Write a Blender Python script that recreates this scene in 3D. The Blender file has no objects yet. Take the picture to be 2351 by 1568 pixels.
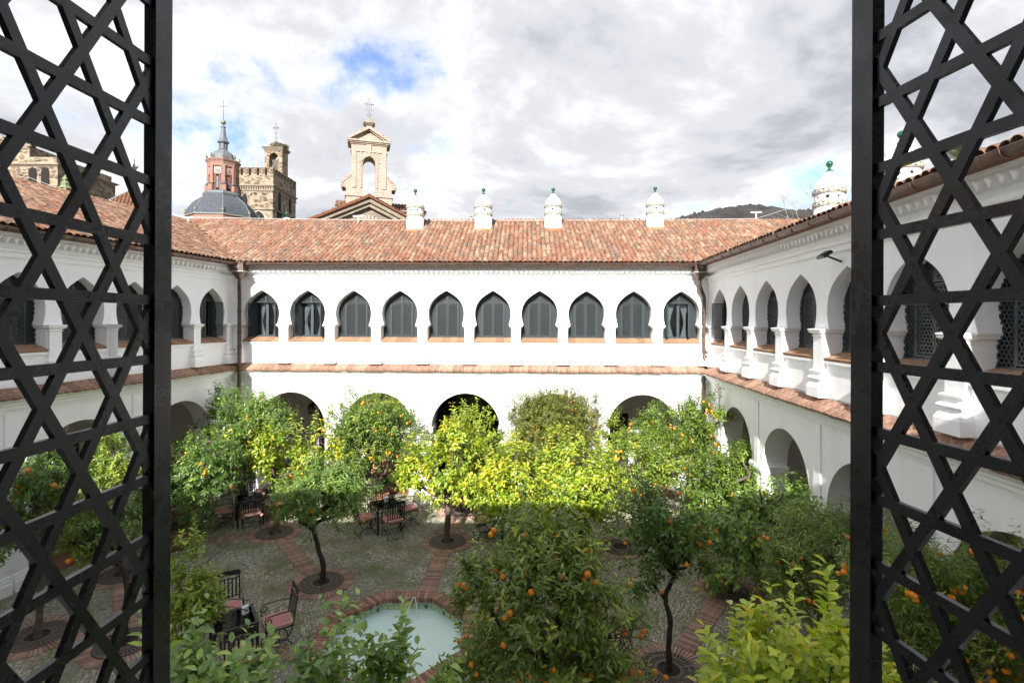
import bpy, math, random
import numpy as np
from mathutils import Vector, Matrix

random.seed(7)
rng = np.random.default_rng(7)
PI = math.pi
sc = bpy.context.scene
col = sc.collection

# ------------------------------------------------------------------ camera
F = 1180.0                       # focal length in units of a 2351 px wide picture (18 mm)
CH = 5.8                         # eye height above the courtyard
cam_d = bpy.data.cameras.new('camera')
cam = bpy.data.objects.new('camera', cam_d)
col.objects.link(cam)
cam.location = (0, 0, CH)
cam.rotation_euler = (PI / 2, -0.004, 0)
cam_d.sensor_width = 36.0
cam_d.lens = 36.0 * F / 2351.0
cam_d.shift_y = -47.0 / 2351.0
cam_d.clip_start = 0.02
cam_d.clip_end = 9000
sc.camera = cam

# ------------------------------------------------------------------ light
SUN_T = Vector((0.36, 1.80, -1.0)).normalized()      # direction the sunlight travels
sun_d = bpy.data.lights.new('sun', 'SUN')
sun_d.energy = 3.6
sun_d.angle = math.radians(0.5)
sun_d.color = (1.0, 0.965, 0.915)
sun = bpy.data.objects.new('sun', sun_d)
col.objects.link(sun)
sun.location = (-10, -40, 40)
sun.rotation_euler = SUN_T.to_track_quat('-Z', 'Y').to_euler()

world = bpy.data.worlds.new('World')
sc.world = world
world.use_nodes = True
wn, wl = world.node_tree.nodes, world.node_tree.links
wn.clear()
w_out = wn.new('ShaderNodeOutputWorld')
w_bg = wn.new('ShaderNodeBackground')
w_bg.inputs[1].default_value = 0.1
sky = wn.new('ShaderNodeTexSky')
sky.sky_type = 'NISHITA'
sky.sun_disc = False
sky.sun_elevation = math.radians(28.2)
sky.sun_rotation = math.radians(191)
sky.air_density = 1.0
sky.dust_density = 0.6
tc = wn.new('ShaderNodeTexCoord')
sep = wn.new('ShaderNodeSeparateXYZ')
wl.new(tc.outputs['Generated'], sep.inputs[0])
def wmath(op, a, b=None, c=None):
    n = wn.new('ShaderNodeMath'); n.operation = op
    for i, x in enumerate((a, b, c)):
        if x is None: continue
        if isinstance(x, (int, float)): n.inputs[i].default_value = x
        else: wl.new(x, n.inputs[i])
    return n.outputs[0]
zc = wmath('ADD', wmath('MAXIMUM', sep.outputs[2], 0.0), 0.28)
cmb = wn.new('ShaderNodeCombineXYZ')
wl.new(wmath('DIVIDE', sep.outputs[0], zc), cmb.inputs[0])
wl.new(wmath('DIVIDE', sep.outputs[1], zc), cmb.inputs[1])
cmb.inputs[2].default_value = 0.0
def wnoise(scale, detail, rough, off, dist=0.0):
    mp = wn.new('ShaderNodeMapping'); mp.inputs['Location'].default_value = off
    wl.new(cmb.outputs[0], mp.inputs[0])
    n = wn.new('ShaderNodeTexNoise'); n.inputs['Scale'].default_value = scale
    n.inputs['Detail'].default_value = detail; n.inputs['Roughness'].default_value = rough
    n.inputs['Distortion'].default_value = dist
    wl.new(mp.outputs[0], n.inputs['Vector'])
    return n.outputs[0]
def wramp(src, stops):
    r = wn.new('ShaderNodeValToRGB'); r.color_ramp.interpolation = 'EASE'
    e = r.color_ramp.elements
    while len(e) < len(stops): e.new(0.5)
    for k, (p, c) in enumerate(stops):
        e[k].position = p; e[k].color = (*c, 1)
    wl.new(src, r.inputs[0]); return r.outputs[0]
CLOUD_OFF = (1.60, 2.90, 0.0)
n_cov = wnoise(1.15, 12, 0.60, CLOUD_OFF, 0.35)
n_shd = wnoise(1.7, 9, 0.58, (CLOUD_OFF[0] + 0.22, CLOUD_OFF[1] + 5.15, 0), 0.3)
mask = wramp(n_cov, [(0.355, (0, 0, 0)), (0.47, (1, 1, 1))])
n_mix = wmath('ADD', wmath('MULTIPLY', n_cov, 0.55), wmath('MULTIPLY', n_shd, 0.45))     # the thicker a cloud, the greyer its base
ccol = wramp(n_mix, [(0.39, (4.5, 4.45, 4.45)), (0.455, (3.7, 3.7, 3.75)), (0.525, (2.65, 2.7, 2.86)), (0.60, (1.75, 1.83, 2.02))])
wmix = wn.new('ShaderNodeMix'); wmix.data_type = 'RGBA'
wl.new(mask, wmix.inputs['Factor'])
skyb = wn.new('ShaderNodeMix'); skyb.data_type = 'RGBA'; skyb.blend_type = 'MULTIPLY'
skyb.inputs['Factor'].default_value = 1.0
skyb.inputs['B'].default_value = (0.66, 0.70, 0.86, 1)
wl.new(sky.outputs[0], skyb.inputs['A'])
wl.new(skyb.outputs['Result'], wmix.inputs['A'])
wl.new(ccol, wmix.inputs['B'])
wl.new(wmix.outputs['Result'], w_bg.inputs[0])
wl.new(w_bg.outputs[0], w_out.inputs[0])

sc.view_settings.view_transform = 'Standard'
sc.view_settings.look = 'None'
sc.view_settings.exposure = 1.6
sc.view_settings.gamma = 1.0
sc.view_settings.use_curve_mapping = False
sc.render.engine = 'CYCLES'
sc.cycles.use_denoising = True
sc.cycles.use_adaptive_sampling = True
sc.cycles.adaptive_threshold = 0.025
sc.cycles.max_bounces = 8
sc.cycles.diffuse_bounces = 6
sc.cycles.glossy_bounces = 3
sc.cycles.transmission_bounces = 4
sc.cycles.transparent_max_bounces = 10
sc.cycles.caustics_reflective = False
sc.cycles.caustics_refractive = False

# ------------------------------------------------------------------ helpers
def P(u, v, Y):
    """world point at depth Y that was measured at (u, v) in the photograph"""
    return Vector(((u - 1175.5) * Y / F, Y, CH - (v - 737.0) * Y / F))
def G(u, v, z=0.0):
    """point on a horizontal plane z"""
    Y = F * (CH - z) / (v - 737.0)
    return Vector(((u - 1175.5) * Y / F, Y, z))

def tag(o, label=None, cat=None, group=None, kind=None):
    if label: o['label'] = label
    if cat: o['category'] = cat
    if group: o['group'] = group
    if kind: o['kind'] = kind
    return o
def empty(name, loc=(0, 0, 0), rz=0.0, parent=None):
    o = bpy.data.objects.new(name, None); col.objects.link(o)
    o.location = loc; o.rotation_euler = (0, 0, rz); o.empty_display_size = 0.1
    if parent: o.parent = parent
    return o
def link(name, me, parent=None, loc=(0, 0, 0), rot=(0, 0, 0), scale=(1, 1, 1)):
    o = bpy.data.objects.new(name, me); col.objects.link(o)
    o.location = loc; o.rotation_euler = rot; o.scale = scale
    if parent: o.parent = parent
    return o

class MB:
    def __init__(s): s.v, s.f, s.m = [], [], []
    def add(s, V, Fc, m=0):
        o = len(s.v)
        s.v += [(float(p[0]), float(p[1]), float(p[2])) for p in V]
        s.f += [tuple(i + o for i in f) for f in Fc]
        s.m += [m] * len(Fc)
        return s
    def box(s, x0, x1, y0, y1, z0, z1, m=0):
        V = [(x, y, z) for z in (z0, z1) for y in (y0, y1) for x in (x0, x1)]
        return s.add(V, [(0, 2, 3, 1), (4, 5, 7, 6), (0, 1, 5, 4), (2, 6, 7, 3), (0, 4, 6, 2), (1, 3, 7, 5)], m)
    def bar(s, p0, p1, w, t, m=0, up=(0, 1, 0)):
        """box along p0-p1, width w across, thickness t along 'up'"""
        p0, p1 = Vector(p0), Vector(p1); d = (p1 - p0).normalized()
        n = Vector(up); n = (n - d * n.dot(d)).normalized(); b = d.cross(n)
        V = []
        for p in (p0, p1):
            for a, c in ((-1, -1), (1, -1), (1, 1), (-1, 1)):
                V.append(p + b * (a * w / 2) + n * (c * t / 2))
        return s.add(V, [(0, 1, 5, 4), (1, 2, 6, 5), (2, 3, 7, 6), (3, 0, 4, 7), (3, 2, 1, 0), (4, 5, 6, 7)], m)
    def prism(s, poly, y0, y1, m=0, axis='y'):
        """polygon in x-z extruded along y (axis='y') or polygon in y-z along x (axis='x') or x-y along z"""
        n = len(poly)
        if axis == 'y': V = [(a, y0, b) for a, b in poly] + [(a, y1, b) for a, b in poly]
        elif axis == 'x': V = [(y0, a, b) for a, b in poly] + [(y1, a, b) for a, b in poly]
        else: V = [(a, b, y0) for a, b in poly] + [(a, b, y1) for a, b in poly]
        Fc = [(i, (i + 1) % n, n + (i + 1) % n, n + i) for i in range(n)]
        Fc += [tuple(range(n - 1, -1, -1)), tuple(range(n, 2 * n))]
        return s.add(V, Fc, m)
    def lathe(s, prof, seg=16, c=(0, 0, 0), m=0, a0=0.0, cap=True):
        V, Fc = [], []
        for r, z in prof:
            for k in range(seg):
                a = a0 + 2 * PI * k / seg
                V.append((c[0] + r * math.cos(a), c[1] + r * math.sin(a), c[2] + z))
        for i in range(len(prof) - 1):
            for k in range(seg):
                k2 = (k + 1) % seg
                Fc.append((i * seg + k, i * seg + k2, (i + 1) * seg + k2, (i + 1) * seg + k))
        if cap:
            Fc.append(tuple(range(seg - 1, -1, -1))); b = (len(prof) - 1) * seg
            Fc.append(tuple(range(b, b + seg)))
        return s.add(V, Fc, m)
    def loft(s, loops, m=0, cap=True):
        n = len(loops[0]); V = [p for lp in loops for p in lp]; Fc = []
        for i in range(len(loops) - 1):
            for k in range(n):
                k2 = (k + 1) % n
                Fc.append((i * n + k, i * n + k2, (i + 1) * n + k2, (i + 1) * n + k))
        if cap:
            Fc.append(tuple(range(n - 1, -1, -1))); b = (len(loops) - 1) * n
            Fc.append(tuple(range(b, b + n)))
        return s.add(V, Fc, m)
    def tube(s, pts, r, seg=6, m=0, cap=True):
        pts = [Vector(p) for p in pts]
        rs = r if isinstance(r, (list, tuple)) else [r] * len(pts)
        loops = []; n0 = None
        for i, p in enumerate(pts):
            d = (pts[min(i + 1, len(pts) - 1)] - pts[max(i - 1, 0)])
            d = d.normalized() if d.length > 1e-9 else Vector((0, 0, 1))
            if n0 is None:
                n0 = d.cross(Vector((0, 0, 1)))
                if n0.length < 0.1: n0 = d.cross(Vector((1, 0, 0)))
            n0 = (n0 - d * n0.dot(d)).normalized(); b = d.cross(n0)
            loops.append([p + (n0 * math.cos(2 * PI * k / seg) + b * math.sin(2 * PI * k / seg)) * rs[i] for k in range(seg)])
        return s.loft(loops, m, cap)
    def mesh(s, name, mats, smooth=False, fix=False):
        me = bpy.data.meshes.new(name)
        me.from_pydata(s.v, [], s.f)
        for mt in (mats if isinstance(mats, (list, tuple)) else [mats]): me.materials.append(mt)
        if any(s.m): me.polygons.foreach_set('material_index', s.m)
        if smooth: me.polygons.foreach_set('use_smooth', [True] * len(s.f))
        me.update()
        return me
    def build(s, name, mats, parent=None, smooth=False, loc=(0, 0, 0), rot=(0, 0, 0)):
        return link(name, s.mesh(name, mats, smooth), parent, loc, rot)

def strip_solid(levels, y0, y1, mb, m=0, cx=0.0):
    """solid symmetric about x=cx, levels = [(z, outer half width, inner half width)], extruded y0..y1, with the inner width left open"""
    for (z0, a0, b0), (z1, a1, b1) in zip(levels, levels[1:]):
        for sg in (-1, 1):
            o0, o1, i0, i1 = cx + sg * a0, cx + sg * a1, cx + sg * b0, cx + sg * b1
            V = [(i0, y0, z0), (o0, y0, z0), (o1, y0, z1), (i1, y0, z1), (i0, y1, z0), (o0, y1, z0), (o1, y1, z1), (i1, y1, z1)]
            Fc = [(0, 1, 2, 3), (4, 5, 6, 7), (1, 2, 6, 5)]
            if b0 > 0 or b1 > 0: Fc.append((0, 3, 7, 4))
            mb.add(V, Fc, m)
    for z, a, b in (levels[0], levels[-1]):
        for sg in (-1, 1):
            mb.add([(cx + sg * b, y0, z), (cx + sg * a, y0, z), (cx + sg * a, y1, z), (cx + sg * b, y1, z)], [(0, 1, 2, 3)], m)

# ------------------------------------------------------------------ materials
def mat(name, c1, c2=None, scale=6.0, rough=0.75, bump=0.0, bscale=60.0, metal=0.0, spec=0.4, lo=0.35, hi=0.65, detail=6, attr=None, av=0.5, obj=False):
    m = bpy.data.materials.new(name); m.use_nodes = True
    nt = m.node_tree; n, l = nt.nodes, nt.links
    b = n['Principled BSDF']
    b.inputs['Roughness'].default_value = rough; b.inputs['Metallic'].default_value = metal
    b.inputs['Specular IOR Level'].default_value = spec
    b.inputs['Base Color'].default_value = (*c1, 1)
    t = n.new('ShaderNodeTexCoord')
    src = t.outputs['Object']
    out = None
    if c2 is not None:
        nz = n.new('ShaderNodeTexNoise'); nz.inputs['Scale'].default_value = scale; nz.inputs['Detail'].default_value = detail
        nz.inputs['Roughness'].default_value = 0.6
        l.new(src, nz.inputs['Vector'])
        r = n.new('ShaderNodeValToRGB'); r.color_ramp.elements[0].position = lo; r.color_ramp.elements[1].position = hi
        r.color_ramp.elements[0].color = (*c1, 1); r.color_ramp.elements[1].color = (*c2, 1)
        l.new(nz.outputs[0], r.inputs[0]); out = r.outputs[0]
    if attr or obj:
        # each piece has its own tint: a random value carried by the piece
        if attr:
            a = n.new('ShaderNodeAttribute'); a.attribute_name = attr; val = a.outputs['Fac']
        else:
            a = n.new('ShaderNodeObjectInfo'); val = a.outputs['Random']
        mr = n.new('ShaderNodeMapRange'); mr.inputs['To Min'].default_value = 1 - av; mr.inputs['To Max'].default_value = 1 + av * 0.6
        l.new(val, mr.inputs['Value'])
        mx = n.new('ShaderNodeMix'); mx.data_type = 'RGBA'; mx.blend_type = 'MULTIPLY'; mx.inputs['Factor'].default_value = 1
        if out: l.new(out, mx.inputs['A'])
        else: mx.inputs['A'].default_value = (*c1, 1)
        l.new(mr.outputs[0], mx.inputs['B']); out = mx.outputs['Result']
    if out: l.new(out, b.inputs['Base Color'])
    if bump > 0:
        bz = n.new('ShaderNodeTexNoise'); bz.inputs['Scale'].default_value = bscale; bz.inputs['Detail'].default_value = 5
        l.new(src, bz.inputs['Vector'])
        bp = n.new('ShaderNodeBump'); bp.inputs['Strength'].default_value = bump; bp.inputs['Distance'].default_value = 0.02
        l.new(bz.outputs[0], bp.inputs['Height']); l.new(bp.outputs[0], b.inputs['Normal'])
    return m

def attr_ramp_mat(name, stops, attr, stain=(0.5, 0.45, 0.42), rough=0.85, sscale=9.0, bump=0.3):
    """every piece picks its own fired-clay colour through a per-piece value"""
    m = bpy.data.materials.new(name); m.use_nodes = True
    n, l = m.node_tree.nodes, m.node_tree.links; b = n['Principled BSDF']
    b.inputs['Roughness'].default_value = rough; b.inputs['Specular IOR Level'].default_value = 0.25
    a = n.new('ShaderNodeAttribute'); a.attribute_name = attr
    r = n.new('ShaderNodeValToRGB'); e = r.color_ramp.elements
    while len(e) < len(stops): e.new(0.5)
    for k, (p, c) in enumerate(stops): e[k].position = p; e[k].color = (*c, 1)
    l.new(a.outputs['Fac'], r.inputs[0])
    t = n.new('ShaderNodeTexCoord'); gm = n.new('ShaderNodeNewGeometry')
    nz = n.new('ShaderNodeTexNoise'); nz.inputs['Scale'].default_value = sscale; nz.inputs['Detail'].default_value = 6
    l.new(gm.outputs['Position'], nz.inputs['Vector'])
    r2 = n.new('ShaderNodeValToRGB'); r2.color_ramp.elements[0].position = 0.36; r2.color_ramp.elements[1].position = 0.6
    r2.color_ramp.elements[0].color = (*stain, 1); r2.color_ramp.elements[1].color = (1, 1, 1, 1)
    l.new(nz.outputs[0], r2.inputs[0])
    mx = n.new('ShaderNodeMix'); mx.data_type = 'RGBA'; mx.blend_type = 'MULTIPLY'; mx.inputs['Factor'].default_value = 1
    l.new(r.outputs[0], mx.inputs['A']); l.new(r2.outputs[0], mx.inputs['B'])
    l.new(mx.outputs['Result'], b.inputs['Base Color'])
    bp = n.new('ShaderNodeBump'); bp.inputs['Strength'].default_value = bump; bp.inputs['Distance'].default_value = 0.01
    nb = n.new('ShaderNodeTexNoise'); nb.inputs['Scale'].default_value = 70
    l.new(gm.outputs['Position'], nb.inputs['Vector'])
    l.new(nb.outputs[0], bp.inputs['Height']); l.new(bp.outputs[0], b.inputs['Normal'])
    return m

def leaf_mat(name, trans=0.3, rough=0.36):
    m = bpy.data.materials.new(name); m.use_nodes = True
    n, l = m.node_tree.nodes, m.node_tree.links; b = n['Principled BSDF']
    a = n.new('ShaderNodeAttribute'); a.attribute_name = 'leafcol'
    l.new(a.outputs['Color'], b.inputs['Base Color'])
    b.inputs['Roughness'].default_value = rough; b.inputs['Specular IOR Level'].default_value = 0.6
    tr = n.new('ShaderNodeBsdfTranslucent')
    br = n.new('ShaderNodeMix'); br.data_type = 'RGBA'; br.blend_type = 'MULTIPLY'; br.inputs['Factor'].default_value = 1
    br.inputs['B'].default_value = (1.5, 1.6, 0.7, 1)
    l.new(a.outputs['Color'], br.inputs['A']); l.new(br.outputs['Result'], tr.inputs['Color'])
    mx = n.new('ShaderNodeMixShader'); mx.inputs[0].default_value = trans
    l.new(b.outputs[0], mx.inputs[1]); l.new(tr.outputs[0], mx.inputs[2])
    l.new(mx.outputs[0], n['Material Output'].inputs['Surface'])
    return m

def glass_mat(name, tint=(0.9, 0.95, 0.95), rough=0.02, ior=1.45, bump=0.0, bscale=8.0, milk=None):
    """thin clear sheet: transmits, and mirrors more at grazing angles"""
    m = bpy.data.materials.new(name); m.use_nodes = True
    n, l = m.node_tree.nodes, m.node_tree.links; n.remove(n['Principled BSDF'])
    tr = n.new('ShaderNodeBsdfTransparent'); tr.inputs[0].default_value = (*tint, 1)
    gl = n.new('ShaderNodeBsdfGlossy'); gl.inputs['Roughness'].default_value = rough
    fr = n.new('ShaderNodeFresnel'); fr.inputs[0].default_value = ior
    mx = n.new('ShaderNodeMixShader'); body = tr.outputs[0]
    if milk:
        df = n.new('ShaderNodeBsdfDiffuse'); df.inputs[0].default_value = (*milk, 1)
        mm = n.new('ShaderNodeMixShader'); mm.inputs[0].default_value = 0.75; l.new(tr.outputs[0], mm.inputs[1]); l.new(df.outputs[0], mm.inputs[2]); body = mm.outputs[0]
    l.new(fr.outputs[0], mx.inputs[0]); l.new(body, mx.inputs[1]); l.new(gl.outputs[0], mx.inputs[2])
    l.new(mx.outputs[0], n['Material Output'].inputs['Surface'])
    if bump > 0:
        t = n.new('ShaderNodeTexCoord')
        w = n.new('ShaderNodeTexWave'); w.wave_type = 'RINGS'; w.rings_direction = 'Z'
        w.inputs['Scale'].default_value = bscale; w.inputs['Distortion'].default_value = 6; w.inputs['Detail'].default_value = 3
        w.inputs['Detail Scale'].default_value = 1.2
        l.new(t.outputs['Object'], w.inputs['Vector'])
        bp = n.new('ShaderNodeBump'); bp.inputs['Strength'].default_value = bump; bp.inputs['Distance'].default_value = 0.02
        l.new(w.outputs[1], bp.inputs['Height']); l.new(bp.outputs[0], gl.inputs['Normal']); l.new(bp.outputs[0], fr.inputs['Normal'])
    return m

def masonry_mat(name, stone1, stone2, mortar, scale, edge=0.06, sy=1.0, bump=0.5):
    """rubble too far away to build stone by stone"""
    m = bpy.data.materials.new(name); m.use_nodes = True
    n, l = m.node_tree.nodes, m.node_tree.links; b = n['Principled BSDF']; b.inputs['Roughness'].default_value = 0.9
    t = n.new('ShaderNodeTexCoord'); mp = n.new('ShaderNodeMapping'); mp.inputs['Scale'].default_value = (scale, scale, scale * sy)
    l.new(t.outputs['Object'], mp.inputs[0])
    dz = n.new('ShaderNodeTexNoise'); dz.inputs['Scale'].default_value = 1.3
    l.new(mp.outputs[0], dz.inputs['Vector'])
    ad = n.new('ShaderNodeMix'); ad.data_type = 'RGBA'; ad.blend_type = 'LINEAR_LIGHT'; ad.inputs['Factor'].default_value = 0.35
    l.new(mp.outputs[0], ad.inputs['A']); l.new(dz.outputs['Color'], ad.inputs['B'])
    v = n.new('ShaderNodeTexVoronoi'); v.feature = 'DISTANCE_TO_EDGE'; v.inputs['Scale'].default_value = 1
    v2 = n.new('ShaderNodeTexVoronoi'); v2.inputs['Scale'].default_value = 1
    l.new(ad.outputs['Result'], v.inputs['Vector']); l.new(ad.outputs['Result'], v2.inputs['Vector'])
    sx = n.new('ShaderNodeSeparateColor'); l.new(v2.outputs['Color'], sx.inputs[0])
    r = n.new('ShaderNodeValToRGB'); r.color_ramp.elements[0].color = (*stone1, 1); r.color_ramp.elements[1].color = (*stone2, 1)
    l.new(sx.outputs[0], r.inputs[0])
    ed = n.new('ShaderNodeMapRange'); ed.inputs['From Min'].default_value = edge; ed.inputs['From Max'].default_value = edge * 1.7
    l.new(v.outputs['Distance'], ed.inputs['Value'])
    # some stones are drowned in mortar
    th = n.new('ShaderNodeMath'); th.operation = 'GREATER_THAN'; th.inputs[1].default_value = 0.35; l.new(sx.outputs[1], th.inputs[0])
    mu = n.new('ShaderNodeMath'); mu.operation = 'MULTIPLY'; l.new(ed.outputs[0], mu.inputs[0]); l.new(th.outputs[0], mu.inputs[1])
    mx = n.new('ShaderNodeMix'); mx.data_type = 'RGBA'; mx.inputs['A'].default_value = (*mortar, 1)
    l.new(mu.outputs[0], mx.inputs['Factor']); l.new(r.outputs[0], mx.inputs['B']); l.new(mx.outputs['Result'], b.inputs['Base Color'])
    bp = n.new('ShaderNodeBump'); bp.inputs['Strength'].default_value = bump; bp.inputs['Distance'].default_value = 0.05
    l.new(mu.outputs[0], bp.inputs['Height']); l.new(bp.outputs[0], b.inputs['Normal'])
    return m

def brickwork_mat(name, c1, c2, mortar, bw=0.28, bh=0.075, msize=0.012, wash=None):
    m = bpy.data.materials.new(name); m.use_nodes = True
    n, l = m.node_tree.nodes, m.node_tree.links; b = n['Principled BSDF']; b.inputs['Roughness'].default_value = 0.9
    t = n.new('ShaderNodeTexCoord'); s = n.new('ShaderNodeSeparateXYZ'); l.new(t.outputs['Object'], s.inputs[0])
    ad = n.new('ShaderNodeMath'); ad.operation = 'ADD'; l.new(s.outputs[0], ad.inputs[0]); l.new(s.outputs[1], ad.inputs[1])
    c = n.new('ShaderNodeCombineXYZ'); l.new(ad.outputs[0], c.inputs[0]); l.new(s.outputs[2], c.inputs[1])
    k = n.new('ShaderNodeTexBrick'); k.inputs['Scale'].default_value = 1; k.inputs['Brick Width'].default_value = bw
    k.inputs['Row Height'].default_value = bh; k.inputs['Mortar Size'].default_value = msize
    k.inputs['Color1'].default_value = (*c1, 1); k.inputs['Color2'].default_value = (*c2, 1); k.inputs['Mortar'].default_value = (*mortar, 1)
    l.new(c.outputs[0], k.inputs['Vector'])
    out = k.outputs['Color']
    if wash:
        nz = n.new('ShaderNodeTexNoise'); nz.inputs['Scale'].default_value = 2.2; nz.inputs['Detail'].default_value = 8
        nz.inputs['Roughness'].default_value = 0.7
        l.new(t.outputs['Object'], nz.inputs['Vector'])
        r = n.new('ShaderNodeMapRange'); r.inputs['From Min'].default_value = 0.38; r.inputs['From Max'].default_value = 0.56
        r.inputs['To Max'].default_value = 0.7
        l.new(nz.outputs[0], r.inputs['Value'])
        mx = n.new('ShaderNodeMix'); mx.data_type = 'RGBA'; l.new(r.outputs[0], mx.inputs['Factor'])
        l.new(out, mx.inputs['A']); mx.inputs['B'].default_value = (*wash, 1); out = mx.outputs['Result']
    l.new(out, b.inputs['Base Color'])
    bp = n.new('ShaderNodeBump'); bp.inputs['Strength'].default_value = 0.6; bp.inputs['Distance'].default_value = 0.03; bp.invert = True
    l.new(k.outputs['Fac'], bp.inputs['Height']); l.new(bp.outputs[0], b.inputs['Normal'])
    return m

M = {}
def plaster_mat(name, c1, c2, grime):
    """limewash: brush mottling, faint rain streaks and damp blotches"""
    m = mat(name, c1, c2, 1.4, 0.9, 0.3, 11, spec=0.2); n, l = m.node_tree.nodes, m.node_tree.links; b = n['Principled BSDF']
    src = b.inputs['Base Color'].links[0].from_socket; t = n.new('ShaderNodeTexCoord'); fac = None
    for sc_, st, lo, hi, amt in ((2.2, (1, 1, .12), .52, .78, .55), (.9, (1, 1, 1), .54, .75, .35), (14, (1, 1, .5), .62, .72, .25)):
        mp = n.new('ShaderNodeMapping'); mp.inputs['Scale'].default_value = st; l.new(t.outputs['Object'], mp.inputs[0])
        z = n.new('ShaderNodeTexNoise'); z.inputs['Scale'].default_value = sc_; z.inputs['Detail'].default_value = 7; z.inputs['Roughness'].default_value = .65; l.new(mp.outputs[0], z.inputs['Vector'])
        r = n.new('ShaderNodeMapRange'); r.inputs['From Min'].default_value = lo; r.inputs['From Max'].default_value = hi; r.inputs['To Max'].default_value = amt; l.new(z.outputs[0], r.inputs['Value'])
        x = n.new('ShaderNodeMix'); x.data_type = 'RGBA'; l.new(r.outputs[0], x.inputs['Factor']); l.new(src, x.inputs['A']); x.inputs['B'].default_value = (*grime, 1); src = x.outputs['Result']
    l.new(src, b.inputs['Base Color']); return m
M['plaster'] = plaster_mat('limewash_plaster', (0.905, 0.907, 0.91), (0.935, 0.937, 0.94), (0.74, 0.74, 0.735))
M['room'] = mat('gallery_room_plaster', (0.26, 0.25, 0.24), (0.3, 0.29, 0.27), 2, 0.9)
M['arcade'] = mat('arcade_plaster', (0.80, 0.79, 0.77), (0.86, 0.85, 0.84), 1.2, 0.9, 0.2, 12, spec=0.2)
M['sill'] = mat('sill_clay', (0.312, 0.162, 0.090), (0.396, 0.252, 0.156), 9, 0.85, 0.3, 40, obj=True, av=0.22)
M['ledge'] = mat('weathered_ledge_clay', (0.199, 0.092, 0.061), (0.428, 0.275, 0.191), 11, 0.9, 0.5, 40, obj=True, av=0.3)
TILE_STOPS = [(0.0, (0.235, 0.112, 0.070)), (0.2, (0.265, 0.142, 0.092)), (0.42, (0.295, 0.180, 0.120)), (0.58, (0.330, 0.238, 0.162)),
              (0.70, (0.225, 0.148, 0.108)), (0.84, (0.178, 0.126, 0.098)), (1.0, (0.255, 0.136, 0.086))]
M['tile'] = attr_ramp_mat('roof_clay', TILE_STOPS, 'rnd', (0.55, 0.48, 0.44))
M['tile_old'] = attr_ramp_mat('old_roof_clay', [(0, (0.180, 0.072, 0.041)), (0.5, (0.225, 0.117, 0.068)), (1, (0.144, 0.090, 0.054))], 'rnd')
M['channel'] = mat('channel_clay', (0.181, 0.071, 0.037), (0.232, 0.106, 0.060), 5, 0.85, 0.3)
M['flash'] = mat('orange_flashing', (0.312, 0.136, 0.060), (0.353, 0.181, 0.091), 6, 0.8)
M['copper'] = mat('aged_copper', (0.085, 0.058, 0.048), (0.17, 0.11, 0.085), 8, 0.45, 0.1, metal=0.6)
M['copper_hot'] = mat('bright_copper', (0.30, 0.15, 0.09), (0.18, 0.10, 0.07), 8, 0.4, metal=0.7)
M['verdigris'] = mat('pale_solder', (0.55, 0.58, 0.50), (0.40, 0.45, 0.38), 20, 0.6)
M['grille'] = mat('blue_grey_paint', (0.036, 0.046, 0.051), (0.047, 0.057, 0.062), 3, 0.4, 0.05, 30)
M['grille_near'] = mat('grille_paint_shaded', (0.016, 0.018, 0.021), (0.026, 0.028, 0.031), 9, 0.27, 0.03, 40, spec=0.5)  # same paint as the grilles, shade of the near window put into the colour
def smear(m):
    """old paint: finger smears, dust and uneven gloss"""
    n, l = m.node_tree.nodes, m.node_tree.links; b = n['Principled BSDF']; t = n.new('ShaderNodeNewGeometry')
    z = n.new('ShaderNodeTexNoise'); z.inputs['Scale'].default_value = 22; z.inputs['Detail'].default_value = 8; z.inputs['Roughness'].default_value = .7; l.new(t.outputs['Position'], z.inputs['Vector'])
    r = n.new('ShaderNodeMapRange'); r.inputs['From Min'].default_value = .35; r.inputs['From Max'].default_value = .68; r.inputs['To Min'].default_value = .16; r.inputs['To Max'].default_value = .5
    l.new(z.outputs[0], r.inputs['Value']); l.new(r.outputs[0], b.inputs['Roughness'])
    src = b.inputs['Base Color'].links[0].from_socket; q = n.new('ShaderNodeMapRange'); q.inputs['From Min'].default_value = .58; q.inputs['From Max'].default_value = .80; q.inputs['To Max'].default_value = .22
    l.new(z.outputs[0], q.inputs['Value']); x = n.new('ShaderNodeMix'); x.data_type = 'RGBA'; l.new(q.outputs[0], x.inputs['Factor']); l.new(src, x.inputs['A']); x.inputs['B'].default_value = (.085, .078, .068, 1); l.new(x.outputs['Result'], b.inputs['Base Color'])
smear(M['grille_near'])
M['frame'] = mat('window_frame_paint', (0.045, 0.060, 0.066), None, rough=0.45)
M['pane'] = glass_mat('window_glass', (0.75, 0.8, 0.8), 0.02, 1.6)
M['curtain'] = mat('curtain_cloth', (0.26, 0.25, 0.28), (0.32, 0.31, 0.34), 5, 0.9)
M['darkwood'] = mat('dark_door_wood', (0.030, 0.020, 0.016), (0.06, 0.04, 0.03), 10, 0.5)
M['wood'] = mat('oak_board', (0.26, 0.12, 0.05), (0.36, 0.18, 0.08), 12, 0.5)
M['floor_clay'] = mat('arcade_floor_clay', (0.20, 0.085, 0.055), (0.27, 0.125, 0.085), 7, 0.7, obj=True, av=0.25)
M['ground'] = mat('mossy_earth', (0.26, 0.23, 0.175), (0.18, 0.185, 0.08), 2.1, 0.95, 0.6, 60, lo=0.42, hi=0.60)
M['dirt'] = mat('distant_land', (0.16, 0.14, 0.09), (0.09, 0.11, 0.05), 0.02, 0.95)
M['soil'] = mat('dark_soil', (0.025, 0.018, 0.012), (0.06, 0.045, 0.03), 30, 0.95, 0.6, 50)
M['paver'] = mat('paving_brick', (0.35, 0.205, 0.15), (0.46, 0.30, 0.235), 14, 0.85, 0.3, 60, obj=True, av=0.35)
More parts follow.
